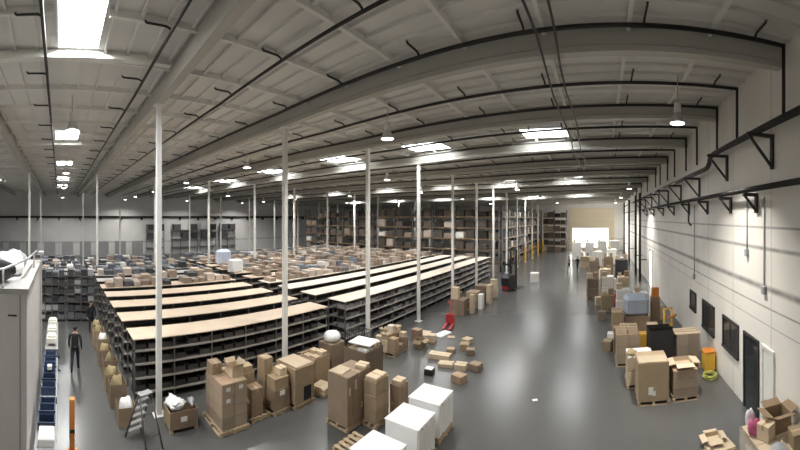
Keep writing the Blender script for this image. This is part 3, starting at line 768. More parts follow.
carton(-1.0225 * U, 1.345 * U, 1.38, .42, .56, .10, 'pale flat carton topping the narrow tall stack', m_card2)
stack(-1.0, -.935, 1.425, 1.505, 0, 1.02, 1, 1, 2, 'the shorter stack behind the narrow tall one', m_card, True, 6)
carton(-.9675 * U, 1.465 * U, 1.02, .33, .36, .12, 'pale carton topping the shorter stack behind the narrow one', m_card2)
# wooden slat pallet lying near the white covers
pallet(-1.035, -.90, 1.05, 1.20, 'bare slatted pallet on the floor at the foot of the tall carton', None)
# three white covered loads
def covered(X0, X1, Y0, Y1, h, label, plabel):
    zz = pallet(X0 - .004, X1 + .004, Y0 - .004, Y1 + .004, plabel)
    w, d = (X1 - X0) * U, (Y1 - Y0) * U
    r = thing('covered_load', label, 'covered load', ((X0 + X1) / 2 * U, (Y0 + Y1) / 2 * U, zz))
    MB().box(-w / 2, w / 2, -d / 2, d / 2, 0, h - zz, c=.03).build('white_sleeve', m_cover, r)
    MB().box(-w / 2 - .01, w / 2 + .01, -d / 2 - .01, d / 2 + .01, h - zz, h - zz + .035, c=.012).build('top_sheet', m_cover, r)
    for k, y in enumerate((-.28, .28)): MB().box(-w / 2 - .004, w / 2 + .004, y * d - .02, y * d + .02, .02, h - zz - .002).build('strap', m_tape, r)
    for k in range(6):
        y = -d / 2 + d * (k + .5) / 6; MB().box(w / 2, w / 2 + .012, y - .05, y + .03, .05 + .06 * (k % 3), h - zz - .08 * (k % 2)).build('film_fold', m_wrapw, r)
covered(-.845, -.685, 1.355, 1.505, 1.05, 'white covered pallet load, farthest of the three in line', 'pallet under the farthest white covered load')
covered(-.835, -.675, 1.155, 1.30, 1.05, 'white covered pallet load, middle of the three in line', 'pallet under the middle white covered load')
covered(-.825, -.67, .925, 1.065, 1.05, 'white covered pallet load, nearest of the three in line', 'pallet under the nearest white covered load')

# ---- heap of cartons in a wire cage beside the column, boxes about the floor
rr = random.Random(21)
cx, cy = -1.47 * U, 2.12 * U
pallet(-1.56, -1.38, 2.03, 2.21, 'pallet under the jumbled heap of small boxes by the third white column')
spots = [(-.40, -.40), (0, -.40), (.40, -.40), (-.40, 0), (0, 0), (.40, 0), (-.40, .40), (0, .40), (.40, .40)]
nm = ['rear camera corner', 'camera side', 'front camera corner', 'rear side', 'middle', 'aisle side', 'rear far corner', 'far side', 'front far corner']
for q, (dx, dy) in enumerate(spots):
    h = rr.uniform(.3, .8)
    carton(cx + dx, cy + dy, .14, .36, .34, h, f'box in the jumbled heap by the third white column, base layer, {nm[q]}', rr.choice([m_card, m_card2, m_cardd, m_blackm]), rr.uniform(-.1, .1))
    if q in (0, 1, 3, 4, 7, 8):
        if q % 2: open_box(cx / U + dx / U - .025, cx / U + dx / U + .025, cy / U + dy / U - .023, cy / U + dy / U + .023, .145 + h, .20, f'open box on the jumbled heap by the third white column, {nm[q]}', rr.choice([m_card2, m_boardw, m_card]), flapang=-.9)
        else: carton(cx + dx, cy + dy, .14 + h, .3, .26, rr.uniform(.2, .34), f'upper box on the jumbled heap by the third white column, {nm[q]}', rr.choice([m_card2, m_boardw]), rr.uniform(-.3, .3))
open_box(-1.36, -1.29, 2.26, 2.34, 0, .42, 'open brown box on the floor just past the jumbled heap', m_card)
carton(-1.30 * U, 2.445 * U, 0, .4, .38, .4, 'pale box on the floor behind the open one past the jumbled heap', m_card2, .3)
carton(-1.425 * U, 2.42 * U, 0, .45, .4, .6, 'brown box by the shelf foot past the jumbled heap', m_card, -.1)
sheet_pile(-1.47 * U, 2.60 * U, 0, .75, .9, 2, 'tan sheet lying flat on the floor near the red pallet jack', m_card2, .1)
sheet_pile(-1.31 * U, 2.66 * U, 0, .6, 1.1, 3, 'white sheet lying flat on the floor before the red pallet jack', m_label, -.2)
sheet_pile(-1.21 * U, 2.62 * U, 0, .4, .36, 2, 'small pale sheet on the floor beside the red pallet jack', m_card2, .4)
FB = [(427, 376, 9, 9, 'dark box with pale top at the near left of the scattered floor boxes', m_blackm), (457, 384, 13, 12, 'brown box nearest the camera among the scattered floor boxes', m_card),
      (474, 372, 11, 11, 'brown box nearest the open floor among the scattered boxes', m_cardd), (438, 360, 22, 8, 'long pale box at the back of the scattered boxes', m_card2),
      (444, 368, 15, 6, 'low tan box in the middle of the scattered boxes', m_card2), (459, 371, 12, 9, 'pale topped box behind the nearest scattered box', m_card2), (449, 354, 8, 7, 'flat brown box among the scattered boxes, behind the tan one', m_card),
      (463, 351, 9, 10, 'brown box in the far part of the scattered boxes', m_card), (469, 356, 8, 9, 'small brown box on the open floor side of the far scattered boxes', m_cardd), (466, 344, 9, 7, 'farthest pale box of the scattered boxes', m_card2)]
for px, py, wp, hp, lab, mm in FB:
    X, Y = G(px, py); r_ = math.hypot(X, Y); w = wp / F * r_ * U; h = U * hp / (py - HZ) * .8
    carton(X * U, Y * U + .2, 0, w, min(w, .42), max(.14, h * .8), lab, mm, rr.uniform(-.35, .35))
    if mm in (m_blackm,): sheet_pile(X * U, Y * U + .2, max(.14, h * .8), w * .9, min(w, .4) * .9, 2, 'pale lid on the dark box of the scattered floor boxes', m_label, .1)
# red pallet jack
def pallet_jack(X, Y, rz, label, m, big=1.0):
    r = thing('pallet_jack', label, 'pallet jack', (X, Y, 0), rz)
    for s in (-1, 1):
        MB().box(s * .19 - .08, s * .19 + .08, -1.15, 0, .07, .13, c=.015).build('fork', m, r)
        MB().lathe([(.04, -.03), (.04, .03)], 12, Matrix.Translation((s * .19, -1.0, .04)) @ Matrix.Rotation(math.pi / 2, 4, 'Y')).build('load_wheel', m_rubber, r)
        MB().lathe([(.1, -.03), (.1, .03)], 14, Matrix.Translation((s * .10, .16, .1)) @ Matrix.Rotation(math.pi / 2, 4, 'Y')).build('steer_wheel', m_rubber, r)
    MB().prism([(-.02, .07), (.18, .10), (.20, .35), (.12, .62), (-.02, .62)], -.24, .24).build('head', m, r)
    MB().tube([(0, .14, .2), (0, .14, .68)], .07, 10).build('pump', m, r)
    MB().tube([(0, .16, .5), (0, .30, 1.0), (0, .36, 1.18)], .03, 8).tube([(-.17, .40, 1.32), (-.14, .37, 1.22), (0, .35, 1.16), (.14, .37, 1.22), (.17, .40, 1.32), (-.17, .40, 1.32)], .022, 8).build('handle', m, r)
    return r
pallet_jack(-1.36 * U, 2.92 * U, .25, 'red pallet jack parked by the long shelving row', m_red)
# cartons standing in line along the long shelving row
stack(-1.50, -1.345, 3.22, 3.38, 0, 1.02, 2, 2, 2, 'the carton block just past the red pallet jack', m_cardd, True, 9)
carton(-1.46 * U, 3.27 * U, 1.02, .5, .45, .75, 'tall pale carton standing on the block past the red pallet jack', m_card2, .1)
carton(-1.46 * U, 3.35 * U, 1.02, .4, .42, .35, 'low brown carton on the block past the red pallet jack', m_card)
carton(-1.31 * U, 3.36 * U, 0, .3, .4, 1.25, 'narrow pale board carton leaning side of the block past the red jack', m_card2, .2)
carton(-1.29 * U, 3.58 * U, 0, .32, .5, 1.0, 'white narrow carton along the long shelving row', m_label, .1)
stack(-1.46, -1.33, 3.55, 3.70, 0, 1.1, 1, 2, 2, 'the second carton block along the long shelving row', m_card, True, 10)
carton(-1.28 * U, 3.85 * U, 0, .34, .6, 1.35, 'tall pale carton along the shelving row beyond the white one', m_card2)
stack(-1.46, -1.33, 3.84, 4.0, 0, 1.2, 1, 2, 2, 'the third carton block along the long shelving row', m_cardd, True, 12)
carton(-1.31 * U, 4.12 * U, 0, .5, .5, 1.45, 'farthest tall tan carton in line along the shelving row', m_card2)
# ---------------------------------------------------------------- order picker truck
def truck(X, Y, rz):
    r = thing('forklift', 'black stand-up forklift with tall mast and red base beside the main aisle columns', 'forklift', (X, Y, 0), rz)
    MB().box(-.45, .45, -.45, .45, .08, .40, c=.04).build('base', m_black, r); MB().box(-.40, .40, -.53, -.452, .10, .42, c=.03).build('counterweight', m_red, r)
    MB().prism([(-.55, .40), (.45, .40), (.45, 1.3), (-.25, 1.38), (-.55, 1.1)], -.44, .44).build('body', m_black, r)
    for s in (-1, 1):
        MB().box(s * .32 - .06, s * .32 + .06, .50, .62, .06, 3.5).build('mast_rail', m_black, r)
        MB().box(s * .22 - .06, s * .22 + .06, .66, 1.75, .06, .11, c=.01).build('fork', m_frame, r)
        wl = MB().lathe([(.13, -.05), (.13, .05)], 14, Matrix.Translation((s * .40, .28, .13)) @ Matrix.Rotation(math.pi / 2, 4, 'Y')).build('wheel', m_rubber, r); MB().lathe([(.06, -.055), (.06, .055)], 12, Matrix.Translation((s * .40, .28, .13)) @ Matrix.Rotation(math.pi / 2, 4, 'Y')).build('hub', m_steel, wl)
        MB().lathe([(.13, -.05), (.13, .05)], 14, Matrix.Translation((s * .40, -.30, .13)) @ Matrix.Rotation(math.pi / 2, 4, 'Y')).build('wheel', m_rubber, r)
        MB().tube([(s * .40, -.45, 1.2), (s * .40, -.42, 2.2)], .03, 8).build('guard_post', m_black, r)
    for zz in (1.2, 2.3, 3.44): MB().box(-.38, .38, .53, .59, zz, zz + .08).build('mast_crossbar', m_black, r)
    mb = MB()
    for k in range(6): mb.box(-.45 + k * .17, -.41 + k * .17, -.5, .5, 2.2, 2.26)
    mb.box(-.45, .45, -.5, -.46, 2.2, 2.26).box(-.45, .45, .46, .5, 2.2, 2.26); mb.build('overhead_guard', m_black, r)
    MB().box(-.35, .35, .62, .66, .06, 1.2).build('fork_carriage', m_frame, r)
truck(-1.25 * U, 4.62 * U, -.5)
carton(-1.02 * U, 5.3 * U, 0, .8, .8, .9, 'white wrapped block on the floor behind the forklift', m_wrapw, .1, cat='wrapped load', name='wrapped_block')

# ---------------------------------------------------------------- loads along the windowed wall
z = pallet(.20, .372, 1.81, 1.98, 'pallet under the big square carton nearest the camera by the windowed wall')
b = carton(.286 * U, 1.895 * U, z, 1.05, 1.04, 1.29, 'big square brown carton with torn white label, nearest by the windowed wall', m_card)
MB().box(-.18, -.02, -.525, -.52, .22, .48).box(-.05, .06, -.525, -.52, .18, .34).build('torn_label', m_label, b)
MB().box(-.5, .5, -.5, .1, 1.29, 1.31).build('pale_lid', m_card2, b)
z = pallet(.39, .54, 1.815, 1.98, 'pallet under the wrapped carton stack beside the big square carton')
stack(.395, .535, 1.82, 1.975, z, 1.06, 1, 1, 3, 'the wrapped stack beside the big square carton', m_card, True, 31)
open_box(.415, .515, 1.85, 1.95, 1.06, .16, 'shallow open pale carton on the wrapped stack beside the big square one', m_card2, (1, 0, 1, 1), flapang=.15)
wrap(.395, .535, 1.82, 1.975, z, 1.0, 'clear film round the stack beside the big square carton', seed=5)
z = pallet(.155, .325, 2.0, 2.165, 'pallet under the pale topped load behind the big square carton')
stack(.16, .32, 2.005, 2.16, z, 1.12, 2, 2, 2, 'the pale topped load behind the big square carton', m_card2, True, 32)
sheet_pile(.24 * U, 2.08 * U, 1.12, 1.0, .95, 4, 'white loose sheets on the load behind the big square carton', m_label, .06)
bag(.19 * U, 2.04 * U, 1.17, .2, .2, .2, 'kraft paper bag on the white sheets behind the big square carton', m_brownbag, 'paper_bag', 3)
z = pallet(.315, .485, 2.225, 2.365, 'pallet under the black open gaylord')
open_box(.32, .48, 2.23, 2.36, z, 1.5, 'black open-topped gaylord behind the big square carton', m_blackm, (.5, 0, .5, 0), 'gaylord_box', flapang=-1.1)
z = pallet(.50, .665, 2.205, 2.365, 'pallet under the netted load with boards on top')
stack(.505, .66, 2.21, 2.36, z, 1.42, 2, 2, 3, 'the netted load beside the black gaylord', m_cardd, False, 33)
wrap(.505, .66, 2.21, 2.36, z, 1.40, 'grey film round the netted load beside the black gaylord', seed=9)
for k in range(3):
    o = MB().box(-.55, .55, -.09, .09, 0, .04).build('plank', m_card2, loc=(.5825 * U, (2.235 + .045 * k) * U, 1.42), rz=.04 * (k - 1))
    tag(o, f'pale board lying on the netted load, {["camera side", "middle", "far side"][k]}', 'board')
r = thing('fuse_box', 'yellow upright box on the floor against the windowed wall', 'box', (.70 * U, 2.15 * U, 0))
MB().box(-.22, .22, -.25, .25, .05, .80, c=.02).build('body', m_yellow, r); MB().box(-.24, .24, -.27, .27, .80, .84).build('lid', m_orange, r); MB().box(-.2, .2, -.22, .22, 0, .05).build('base', m_rubber, r)
mb = MB(); pts = []
for k in range(90): t = k / 89; a = t * 2 * math.pi * 5; R = .26 + .03 * math.sin(a * 1.7); pts.append((R * math.cos(a), R * math.sin(a), .03 + .16 * t))
tag(mb.tube(pts, .022, 6).build('hose_coil', m_hose, loc=(.675 * U, 2.04 * U, 0)), 'coiled yellow-green hose on the floor by the yellow box', 'hose')
z = pallet(.105, .275, 2.30, 2.47, 'pallet under the netted carton load behind the white sheets')
stack(.11, .27, 2.305, 2.465, z, 1.35, 2, 2, 3, 'the netted load farther behind the white sheets', m_card, False, 35)
wrap(.11, .27, 2.305, 2.465, z, 1.3, 'clear film round the netted load behind the white sheets', seed=12)
for k, (dx, dy) in enumerate(((-.04, -.03), (.035, -.035), (-.02, .04), (.04, .03))):
    open_box(.19 + dx - .03, .19 + dx + .03, 2.385 + dy - .03, 2.385 + dy + .03, 1.35, .18, f'shallow open tan box on the netted load behind the white sheets, {["wall-away camera", "wall-side camera", "wall-away far", "wall-side far"][k]} corner', m_card2, (0, .2, 0, 0), flapang=-.9)
z = pallet(.20, .44, 2.93, 3.15, 'pallet under the blue-grey covered load')
stack(.21, .43, 2.94, 3.14, z, .95, 2, 2, 1, 'the blue-grey covered load', m_card, False, 36)
o = MB().box(-.68, .68, -.62, .62, 0, 1.05, c=.16).build('tarp_cover', m_bluetarp, loc=(.32 * U, 3.04 * U, .95)); tag(o, 'blue-grey covered bulk on a brown base by the windowed wall', 'covered load')
stack(.10, .19, 2.86, 3.02, 0, 1.35, 1, 2, 3, 'the brown stack beside the blue-grey load', m_card, False, 37)
z = .0
carton(.50 * U, 3.10 * U, 0, .5, .5, 1.8, 'tall brown carton post behind the yellow stacker', m_card)
carton(.50 * U, 3.10 * U, 1.8, .4, .4, .5, 'orange-brown box on the tall carton behind the yellow stacker', m_orange)
# yellow stacker
def stacker(X, Y, rz):
    r = thing('hand_stacker', 'yellow hand stacker with raised handle bars near the windowed wall', 'stacker', (X, Y, 0), rz)
    for s in (-1, 1):
        MB().tube([(s * .25, 0, .1), (s * .25, 0, 1.7)], .05, 8).build('mast_rail', m_yellow, r)
        MB().box(s * .22 - .06, s * .22 + .06, .06, 1.0, .08, .13).build('fork', m_yellow, r)
        MB().tube([(s * .3, 0, .25), (s * .45, -.5, .12)], .04, 8).build('outrigger', m_yellow, r)
        MB().lathe([(.08, -.03), (.08, .03)], 12, Matrix.Translation((s * .45, -.5, .08)) @ Matrix.Rotation(math.pi / 2, 4, 'Y')).build('wheel', m_rubber, r)
    MB().tube([(-.25, 0, 1.7), (.25, 0, 1.7)], .05, 8).build('crossbar', m_yellow, r); MB().tube([(-.25, 0, .9), (.25, 0, .9)], .04, 8).build('crossbar', m_yellow, r)
    MB().tube([(-.2, -.05, 1.2), (-.2, -.45, 1.45), (.2, -.45, 1.45), (.2, -.05, 1.2)], .035, 8).build('handle', m_orange, r)
    MB().box(-.2, .2, -.15, -.04, .3, .9, c=.02).build('power_box', m_yellow, r)
stacker(.545 * U, 2.72 * U, .5)
stacker_items = [(.40, 2.62, m_card2), (.315, 2.55, m_yellow), (.225, 2.62, m_card2), (.14, 2.56, m_card)]
for k, (X, Y, mm) in enumerate(stacker_items):
    carton(X * U, Y * U, 0, .5, .45, [1.2, .9, 1.1, 1.2][k], ['pale carton', 'yellow crate', 'tan carton', 'brown carton'][k] + f' before the blue-grey load, {ORD[k]} out from the stacker', mm, 0)
# farther loads on the same side
FL = [(-.09, 4.32, .15, .15, 1.55, m_cardd, 'dark brown carton load standing out at the aisle edge, first beyond the blue-grey load'),
      (.08, 3.75, .14, .14, 1.1, m_card, 'brown carton load between the blue-grey load and the dark edge load'),
      (.25, 3.7, .16, .16, 1.5, m_wrapw, 'white wrapped load behind the blue-grey load'),
      (.45, 3.75, .16, .16, 1.2, m_wrapw, 'white wrapped load nearest the bright doorway'),
      (.10, 4.3, .15, .16, 1.75, m_wrapw, 'tall white wrapped load beside the dark edge load'),
      (.30, 4.45, .16, .16, 1.55, m_card2, 'pale carton load in the middle of the far wall-side loads'),
      (.33, 5.3, .20, .18, 2.3, m_blackm, 'dark tall load before the far wall-side loads'),
      (.08, 5.1, .17, .17, 1.6, m_card2, 'tan load at the aisle side of the dark tall one'),
      (-.10, 6.0, .18, .18, 1.6, m_cardd, 'brown load at the aisle edge before the white loads'),
      (.15, 6.2, .18, .18, 1.9, m_card, 'brown load behind the dark tall one'),
      (.40, 6.4, .18, .18, 1.7, m_wrapw, 'white load beside the wall behind the dark tall one'),
      (-.30, 6.9, .2, .2, 1.5, m_card2, 'tan load by the two distant people'),
      (-.05, 7.1, .2, .2, 2.0, m_wrapw, 'white load near the two distant people'),
      (.25, 7.3, .2, .2, 2.2, m_wrapw, 'white load at the wall side near the far end'),
      (-.55, 8.2, .22, .22, 2.7, m_wrapw, 'tall white load at the aisle side by the far end'),
      (-.25, 8.3, .22, .22, 2.6, m_wrapw, 'second tall white load by the far end'),
      (.05, 8.4, .22, .22, 2.8, m_wrapw, 'third tall white load by the far end'),
      (.35, 8.5, .22, .22, 2.8, m_wrapw, 'tall white load nearest the wall at the far end')]
for k, (X, Y, w, d, h, mm, lab) in enumerate(FL):
    z = pallet(X - w / 2, X + w / 2, Y - d / 2, Y + d / 2, 'pallet under the ' + lab.replace('standing out ', ''))
    nz = 2 if h > 1.4 else 1
    r = thing('pallet_load', lab, 'pallet load', (X * U, Y * U, z))
    for q in range(nz):
        hh = (h - z) / nz
        MB().box(-w * U / 2 + .03 * q, w * U / 2 - .03, -d * U / 2 + .02, d * U / 2 - .03 * q, q * hh, (q + 1) * hh - .01, c=.04).build('tier', mm, r)
    rq = random.Random(k + 50)
    for q in range(3):
        if mm in (m_wrapw,) and q: continue
        s = rq.uniform(.25, .4)
        if q < 2: carton(X * U + (q - .5) * w * U * .55, Y * U + rq.uniform(-.1, .1), h - .01, s, s, rq.uniform(.2, .5), f'small {["pale", "brown"][q]} box topping a far load by the windowed wall', [m_card2, m_card][q], tape=False, group=f'small {["pale", "brown"][q]} boxes on the far loads')

LB = [(.40, 2.48, .5, m_card2), (.06, 2.62, .45, m_card), (.62, 2.50, .9, m_card), (.665, 2.62, .7, m_card2), (.10, 2.76, .5, m_label), (.17, 3.25, .8, m_card2), (.36, 3.32, .7, m_label), (.02, 3.40, .5, m_cardd),
      (.58, 3.35, .9, m_card2), (-.02, 3.95, .6, m_card2), (.20, 4.05, .7, m_red), (-.10, 4.75, .9, m_card), (.20, 4.80, 1.0, m_label), (-.16, 5.45, .8, m_card2), (.02, 5.6, 1.0, m_wrapw)]
rl = random.Random(15)
OR2 = ORD + ['thirteenth', 'fourteenth', 'fifteenth']
for k, (X, Y, hh, mm) in enumerate(LB):
    nmw = {m_card: 'brown', m_card2: 'tan', m_label: 'white', m_cardd: 'dark brown', m_red: 'red', m_wrapw: 'white wrapped'}[mm]
    carton(X * U, Y * U, 0, rl.uniform(.38, .55), rl.uniform(.36, .5), hh, f'loose {nmw} box standing among the wall-side loads, {OR2[k]} from the camera', mm, rl.uniform(-.3, .3))
# ---------------------------------------------------------------- heap in the near wall-side corner
z = pallet(.535, .735, .98, 1.26, 'pallet under the film wrapped heap nearest the camera at the windowed wall')
stack(.545, .73, .99, 1.25, z, 1.10, 2, 2, 2, 'the film wrapped heap at the windowed wall', m_card2, False, 41)
wrap(.545, .73, .99, 1.25, z, 1.09, 'whitish film round the heap at the windowed wall', m_netw, seed=15, rough=.05)
open_box(.63, .71, 1.14, 1.22, 1.10, .42, 'dark open brown carton on top of the film wrapped heap', m_cardin, (1, 1, 1, 1), flapang=-.3)
carton(.60 * U, 1.145 * U, 1.10, .30, .34, .36, 'tilted tan carton on the film wrapped heap beside the dark open one', m_card2, .5)
bag(.57 * U, 1.185 * U, 1.10, .16, .13, .34, 'magenta and white bag on the film wrapped heap', m_pink, seed=6)
bag(.575 * U, 1.235 * U, 1.10, .12, .10, .42, 'white plastic bag at the back corner of the film wrapped heap', m_bag, seed=7)
carton(.685 * U, 1.05 * U, 1.10, .4, .4, .35, 'brown carton on the film wrapped heap nearest the camera', m_card, -.2)
bag(.60 * U, 1.05 * U, 1.10, .24, .2, .14, 'grey film bundle on the film wrapped heap nearest the camera', m_greybag, seed=9)
sheet_pile(.50 * U, 1.385 * U, 0, .82, .5, 5, 'flattened tan cartons on the floor before the film wrapped heap', m_card2, .15, .03)
open_box(.455, .52, 1.40, 1.46, .155, .12, 'shallow crushed carton on the flattened ones before the wrapped heap', m_card2, (1, 1, 1, 1), flapang=.2)

# ---------------------------------------------------------------- packing aisle, office side
def office():
    X0, X1, Y0, Y1, h = -2.02, -1.2, -.9, -.115, .752 * U
    r = thing('office_module', 'grey-white panelled office block at the edge of the packing aisle', 'office', (0, 0, 0))
    MB().box(X0 * U, X1 * U, Y0 * U, Y1 * U, 0, h - .12).build('wall_panels', m_office, r)
    MB().box(X0 * U - .05, X1 * U + .04, Y0 * U, Y1 * U + .04, h - .12, h).build('roof_edge', m_steel, r)
    MB().box(-.09, .09, -.055, .0, 0, h + .35).box(-.2, .2, -.12, .06, h + .30, h + .38).build('corner_post', m_steel, r, loc=(-1.93 * U, Y1 * U + .10, 0))
    for k in range(4): MB().box(X1 * U, X1 * U + .012, Y1 * U - .16 - .9 * k, Y1 * U - .13 - .9 * k, .05, h - .13).build('panel_joint', m_screen, r)
    MB().box(X1 * U, X1 * U + .015, Y1 * U - .42, Y1 * U - .22, h - .62, h - .58).build('slot', m_frame, r)
    return h
h = office()
bag(-1.50 * U, -.22 * U, h, .5, .42, .62, 'big white plastic bag on the office block roof', m_bag, seed=21)
bag(-1.30 * U, -.285 * U, h, .46, .70, .62, 'black bag at the roof edge of the office block', m_black, seed=22)
bag(-1.70 * U, -.22 * U, h, .5, .38, .55, 'grey film bundle behind the white bag on the office roof', m_greybag, seed=23)
o = MB().tube([(-1.205 * U, -.5 * U, h + .28), (-1.205 * U, -.2 * U, h + .42), (-1.42 * U, -.13 * U, h + .50), (-1.85 * U, -.125 * U, h + .45)], .03, 8).tube([(-1.205 * U, -.2 * U, h + .003), (-1.205 * U, -.2 * U, h + .42)], .025, 6).tube([(-1.7 * U, -.127 * U, h + .003), (-1.7 * U, -.127 * U, h + .47)], .025, 6).build('guard_rail', m_alu)
tag(o, 'bent grey rail along the office block roof edge', 'rail')
def bench(X0, X1, label):
    r = thing('packing_bench', label, 'workbench', (0, 0, 0)); y0, y1, zt = -.098 * U, -.012 * U, .78
    MB().box(X0 * U, X1 * U, y0, y1, zt - .05, zt).build('worktop', m_screen, r)
    for x in (X0 * U + .05, X1 * U - .05):
        for y in (y0 + .04, y1 - .04): MB().box(x - .03, x + .03, y - .03, y + .03, 0, zt - .05).build('leg', m_steeld, r)
    MB().box(X0 * U + .08, X1 * U - .08, y0 + .03, y1 - .03, .25, .28).build('lower_shelf', m_steeld, r)
    return zt
zt = bench(-1.62, -1.22, 'packing bench nearest the camera against the office block')
yb = -.055 * U
tag(MB().box(-.28, .28, -.2, .2, 0, .2, c=.02).box(-.25, .25, -.17, .17, .2, .205).build('white_box', m_label, loc=(-1.355 * U, yb + .02, zt + .001)), 'flat white box at the end of the nearest packing bench', 'box')
zt = bench(-2.16, -1.68, 'second packing bench along the office block, crowded with navy crates')
def tote(X, Y, z, w, d, h, label, m, group=None):
    t = .02
    mb = MB().box(-w / 2, w / 2, -d / 2, d / 2, 0, t).box(-w / 2, w / 2, -d / 2, -d / 2 + t, t, h).box(-w / 2, w / 2, d / 2 - t, d / 2, t, h).box(-w / 2, -w / 2 + t, -d / 2 + t, d / 2 - t, t, h).box(w / 2 - t, w / 2, -d / 2 + t, d / 2 - t, t, h)
    mb.box(-w / 2 - .015, w / 2 + .015, -d / 2 - .015, -d / 2, h - .04, h).box(-w / 2 - .015, w / 2 + .015, d / 2, d / 2 + .015, h - .04, h)
    return tag(mb.build('tote', m, loc=(X, Y, z)), label, 'tote', group)
for k in range(3):
    tote((-1.445 - .07 * k) * U, yb, .78, .40, .44, .22 + .06 * (k == 1), f'navy tote on the nearest packing bench, {ORD[k]}', m_bluebox)
for k in range(6):
    tote((-1.73 - .075 * k) * U, yb, zt, .42, .44, .26 + .05 * (k % 2), f'navy tote on the second packing bench, {ORD[k]}', m_bluebox)
for k in range(5):
    tote((-1.735 - .09 * k) * U, yb, .284, .44, .40, .3, f'dark tote under the second packing bench, {ORD[k]}', m_blackm if k % 2 else m_bluebox)
tag(MB().box(-.1, .1, -.08, .08, 0, .14, c=.01).build('paper_pack', m_label, loc=(-1.90 * U, yb, zt + .262)), 'small white pack lying on a navy tote', 'paper')
zt = bench(-2.9, -2.3, 'third packing bench, with ivory printers')
for k, X in enumerate((-2.40, -2.58, -2.78)):
    r = thing('label_printer', f'ivory printer on the third packing bench, {ORD[k]}', 'printer', (X * U, yb, zt))
    MB().box(-.28, .28, -.22, .22, 0, .34, c=.03).build('body', m_ivory, r); MB().box(-.22, .22, -.18, .18, .34, .42, c=.02).build('lid', m_ivory, r); MB().box(.28, .36, -.15, .15, .08, .10).build('tray', m_black, r)
for k, X in enumerate((-2.36, -2.52, -2.72)):
    tag(MB().box(-.25, .25, -.2, .2, 0, .42, c=.02).box(-.26, .26, -.21, .21, .36, .42).build('black_case', m_black, loc=(X * U, yb, .284)), f'black case under the third packing bench, {ORD[k]}', 'case')
for k, X in enumerate((-2.25,)):
    r = thing('chair', 'black stool between the second and third packing benches', 'chair', (X * U, -.03 * U, 0))
    MB().lathe([(.02, .55), (.2, .55), (.21, .60), (.19, .63), (.02, .63)], 16).build('seat', m_black, r); MB().tube([(0, 0, .06), (0, 0, .55)], .03, 8).build('post', m_steel, r)
    for q in range(5): a = q * 1.2566; MB().tube([(0, 0, .09), (.24 * math.cos(a), .24 * math.sin(a), .03)], .025, 6).build('leg', m_black, r)
# orange post
X, Y = G(72, 452)
r = thing('guard_post', 'slim orange upright guard post in the packing aisle', 'post', (X * U, Y * U, 0))
MB().box(-.08, .08, -.07, .07, .02, 1.45, c=.012).build('post', m_orange, r); MB().box(-.14, .14, -.14, .14, 0, .02).build('base_plate', m_orange, r)
MB().box(-.084, .084, -.074, .074, .55, .65).build('band', m_black, r)
# step ladder
def ladder(X, Y, rz):
    r = thing('step_ladder', 'grey A-frame step ladder at the near end of the shelving', 'ladder', (X, Y, 0), rz); Hh = 1.42
    for s in (-1, 1):
        MB().tube([(s * .27, -.55, .02), (s * .19, 0, Hh)], .028, 4).build('front_rail', m_steeld, r)
        MB().tube([(s * .27, .5, .02), (s * .19, .05, Hh)], .022, 4).build('rear_rail', m_steeld, r)
    for k in range(5):
        t = (k + .8) / 5.6; w = .27 - .08 * t
        MB().box(-w, w, -.55 + .55 * t - .05, -.55 + .55 * t + .07, Hh * t - .015, Hh * t + .015).build('step', m_alu, r)
    MB().box(-.2, .2, -.08, .14, Hh, Hh + .03).build('top_platform', m_screen, r)
    for zz in (.4, .95): t = zz / Hh; MB().tube([(-.27 + .08 * t, .5 - .45 * t, zz), (.27 - .08 * t, .5 - .45 * t, zz)], .015, 6).build('rear_brace', m_steeld, r)
ladder(-1.475 * U, .37 * U, -1.2)
# sacks and boxes against the row ends
rr = random.Random(77)
for k in range(8):
    X = -1.66 - .17 * k; Y = .315 + rr.uniform(-.012, .012); wh = f'{ORD[k]} along from the ladder'
    hh = rr.uniform(.45, .85)
    open_box(X - .05, X + .05, Y - .043, Y + .043, 0, hh, f'brown open carton standing at the shelving row ends, {wh}', [m_card, m_cardd, m_brownbag][k % 3], (0, 0, 0, 0), wall=.01)
    bag(X * U, Y * U, .011, .26, .22, hh + .16, f'{["kraft sack", "white sack", "dull yellow sack"][[0, 0, 2, 0, 2, 1, 0, 0, 2, 1, 0, 0][k] if k else 1]} stuffed in the carton at the row ends, {wh}', m_bag if k in (0, 5, 9) else m_brownbag, 'sack', 30 + k, 'sack', .12)
# dark racks closing the packing aisle
RK = [(-.52, -.22, 'beside the benches'), (-.21, .06, 'in the middle'), (.07, .345, 'nearest the shelving rows')]
for y0, y1, wh in RK:
    X = -3.32; L = (y1 - y0) * U; D = .16 * U; Hh = .47 * U
    r = thing('storage_rack', f'tall dark storage rack closing the packing aisle, {wh}', 'rack', (X * U, y0 * U, 0), 0, 'dark storage racks at the packing aisle end')
    for x in (0, -D + .05):
        for y in (0, L / 2 - .025, L - .05): MB().box(x - .05, x, y, y + .05, 0, Hh).build('upright', m_steeld, r)
    for k in range(6): MB().box(-D, 0, .0, L, .12 + k * .52, .16 + k * .52).build('shelf', m_steeld, r)
    for k in range(6):
        n = 4
        for i in range(n):
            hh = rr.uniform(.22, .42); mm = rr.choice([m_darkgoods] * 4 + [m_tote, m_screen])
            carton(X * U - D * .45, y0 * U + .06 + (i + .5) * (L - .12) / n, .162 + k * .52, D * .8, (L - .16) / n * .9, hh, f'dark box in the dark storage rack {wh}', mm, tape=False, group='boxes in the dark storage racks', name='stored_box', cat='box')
MB_ = MB()
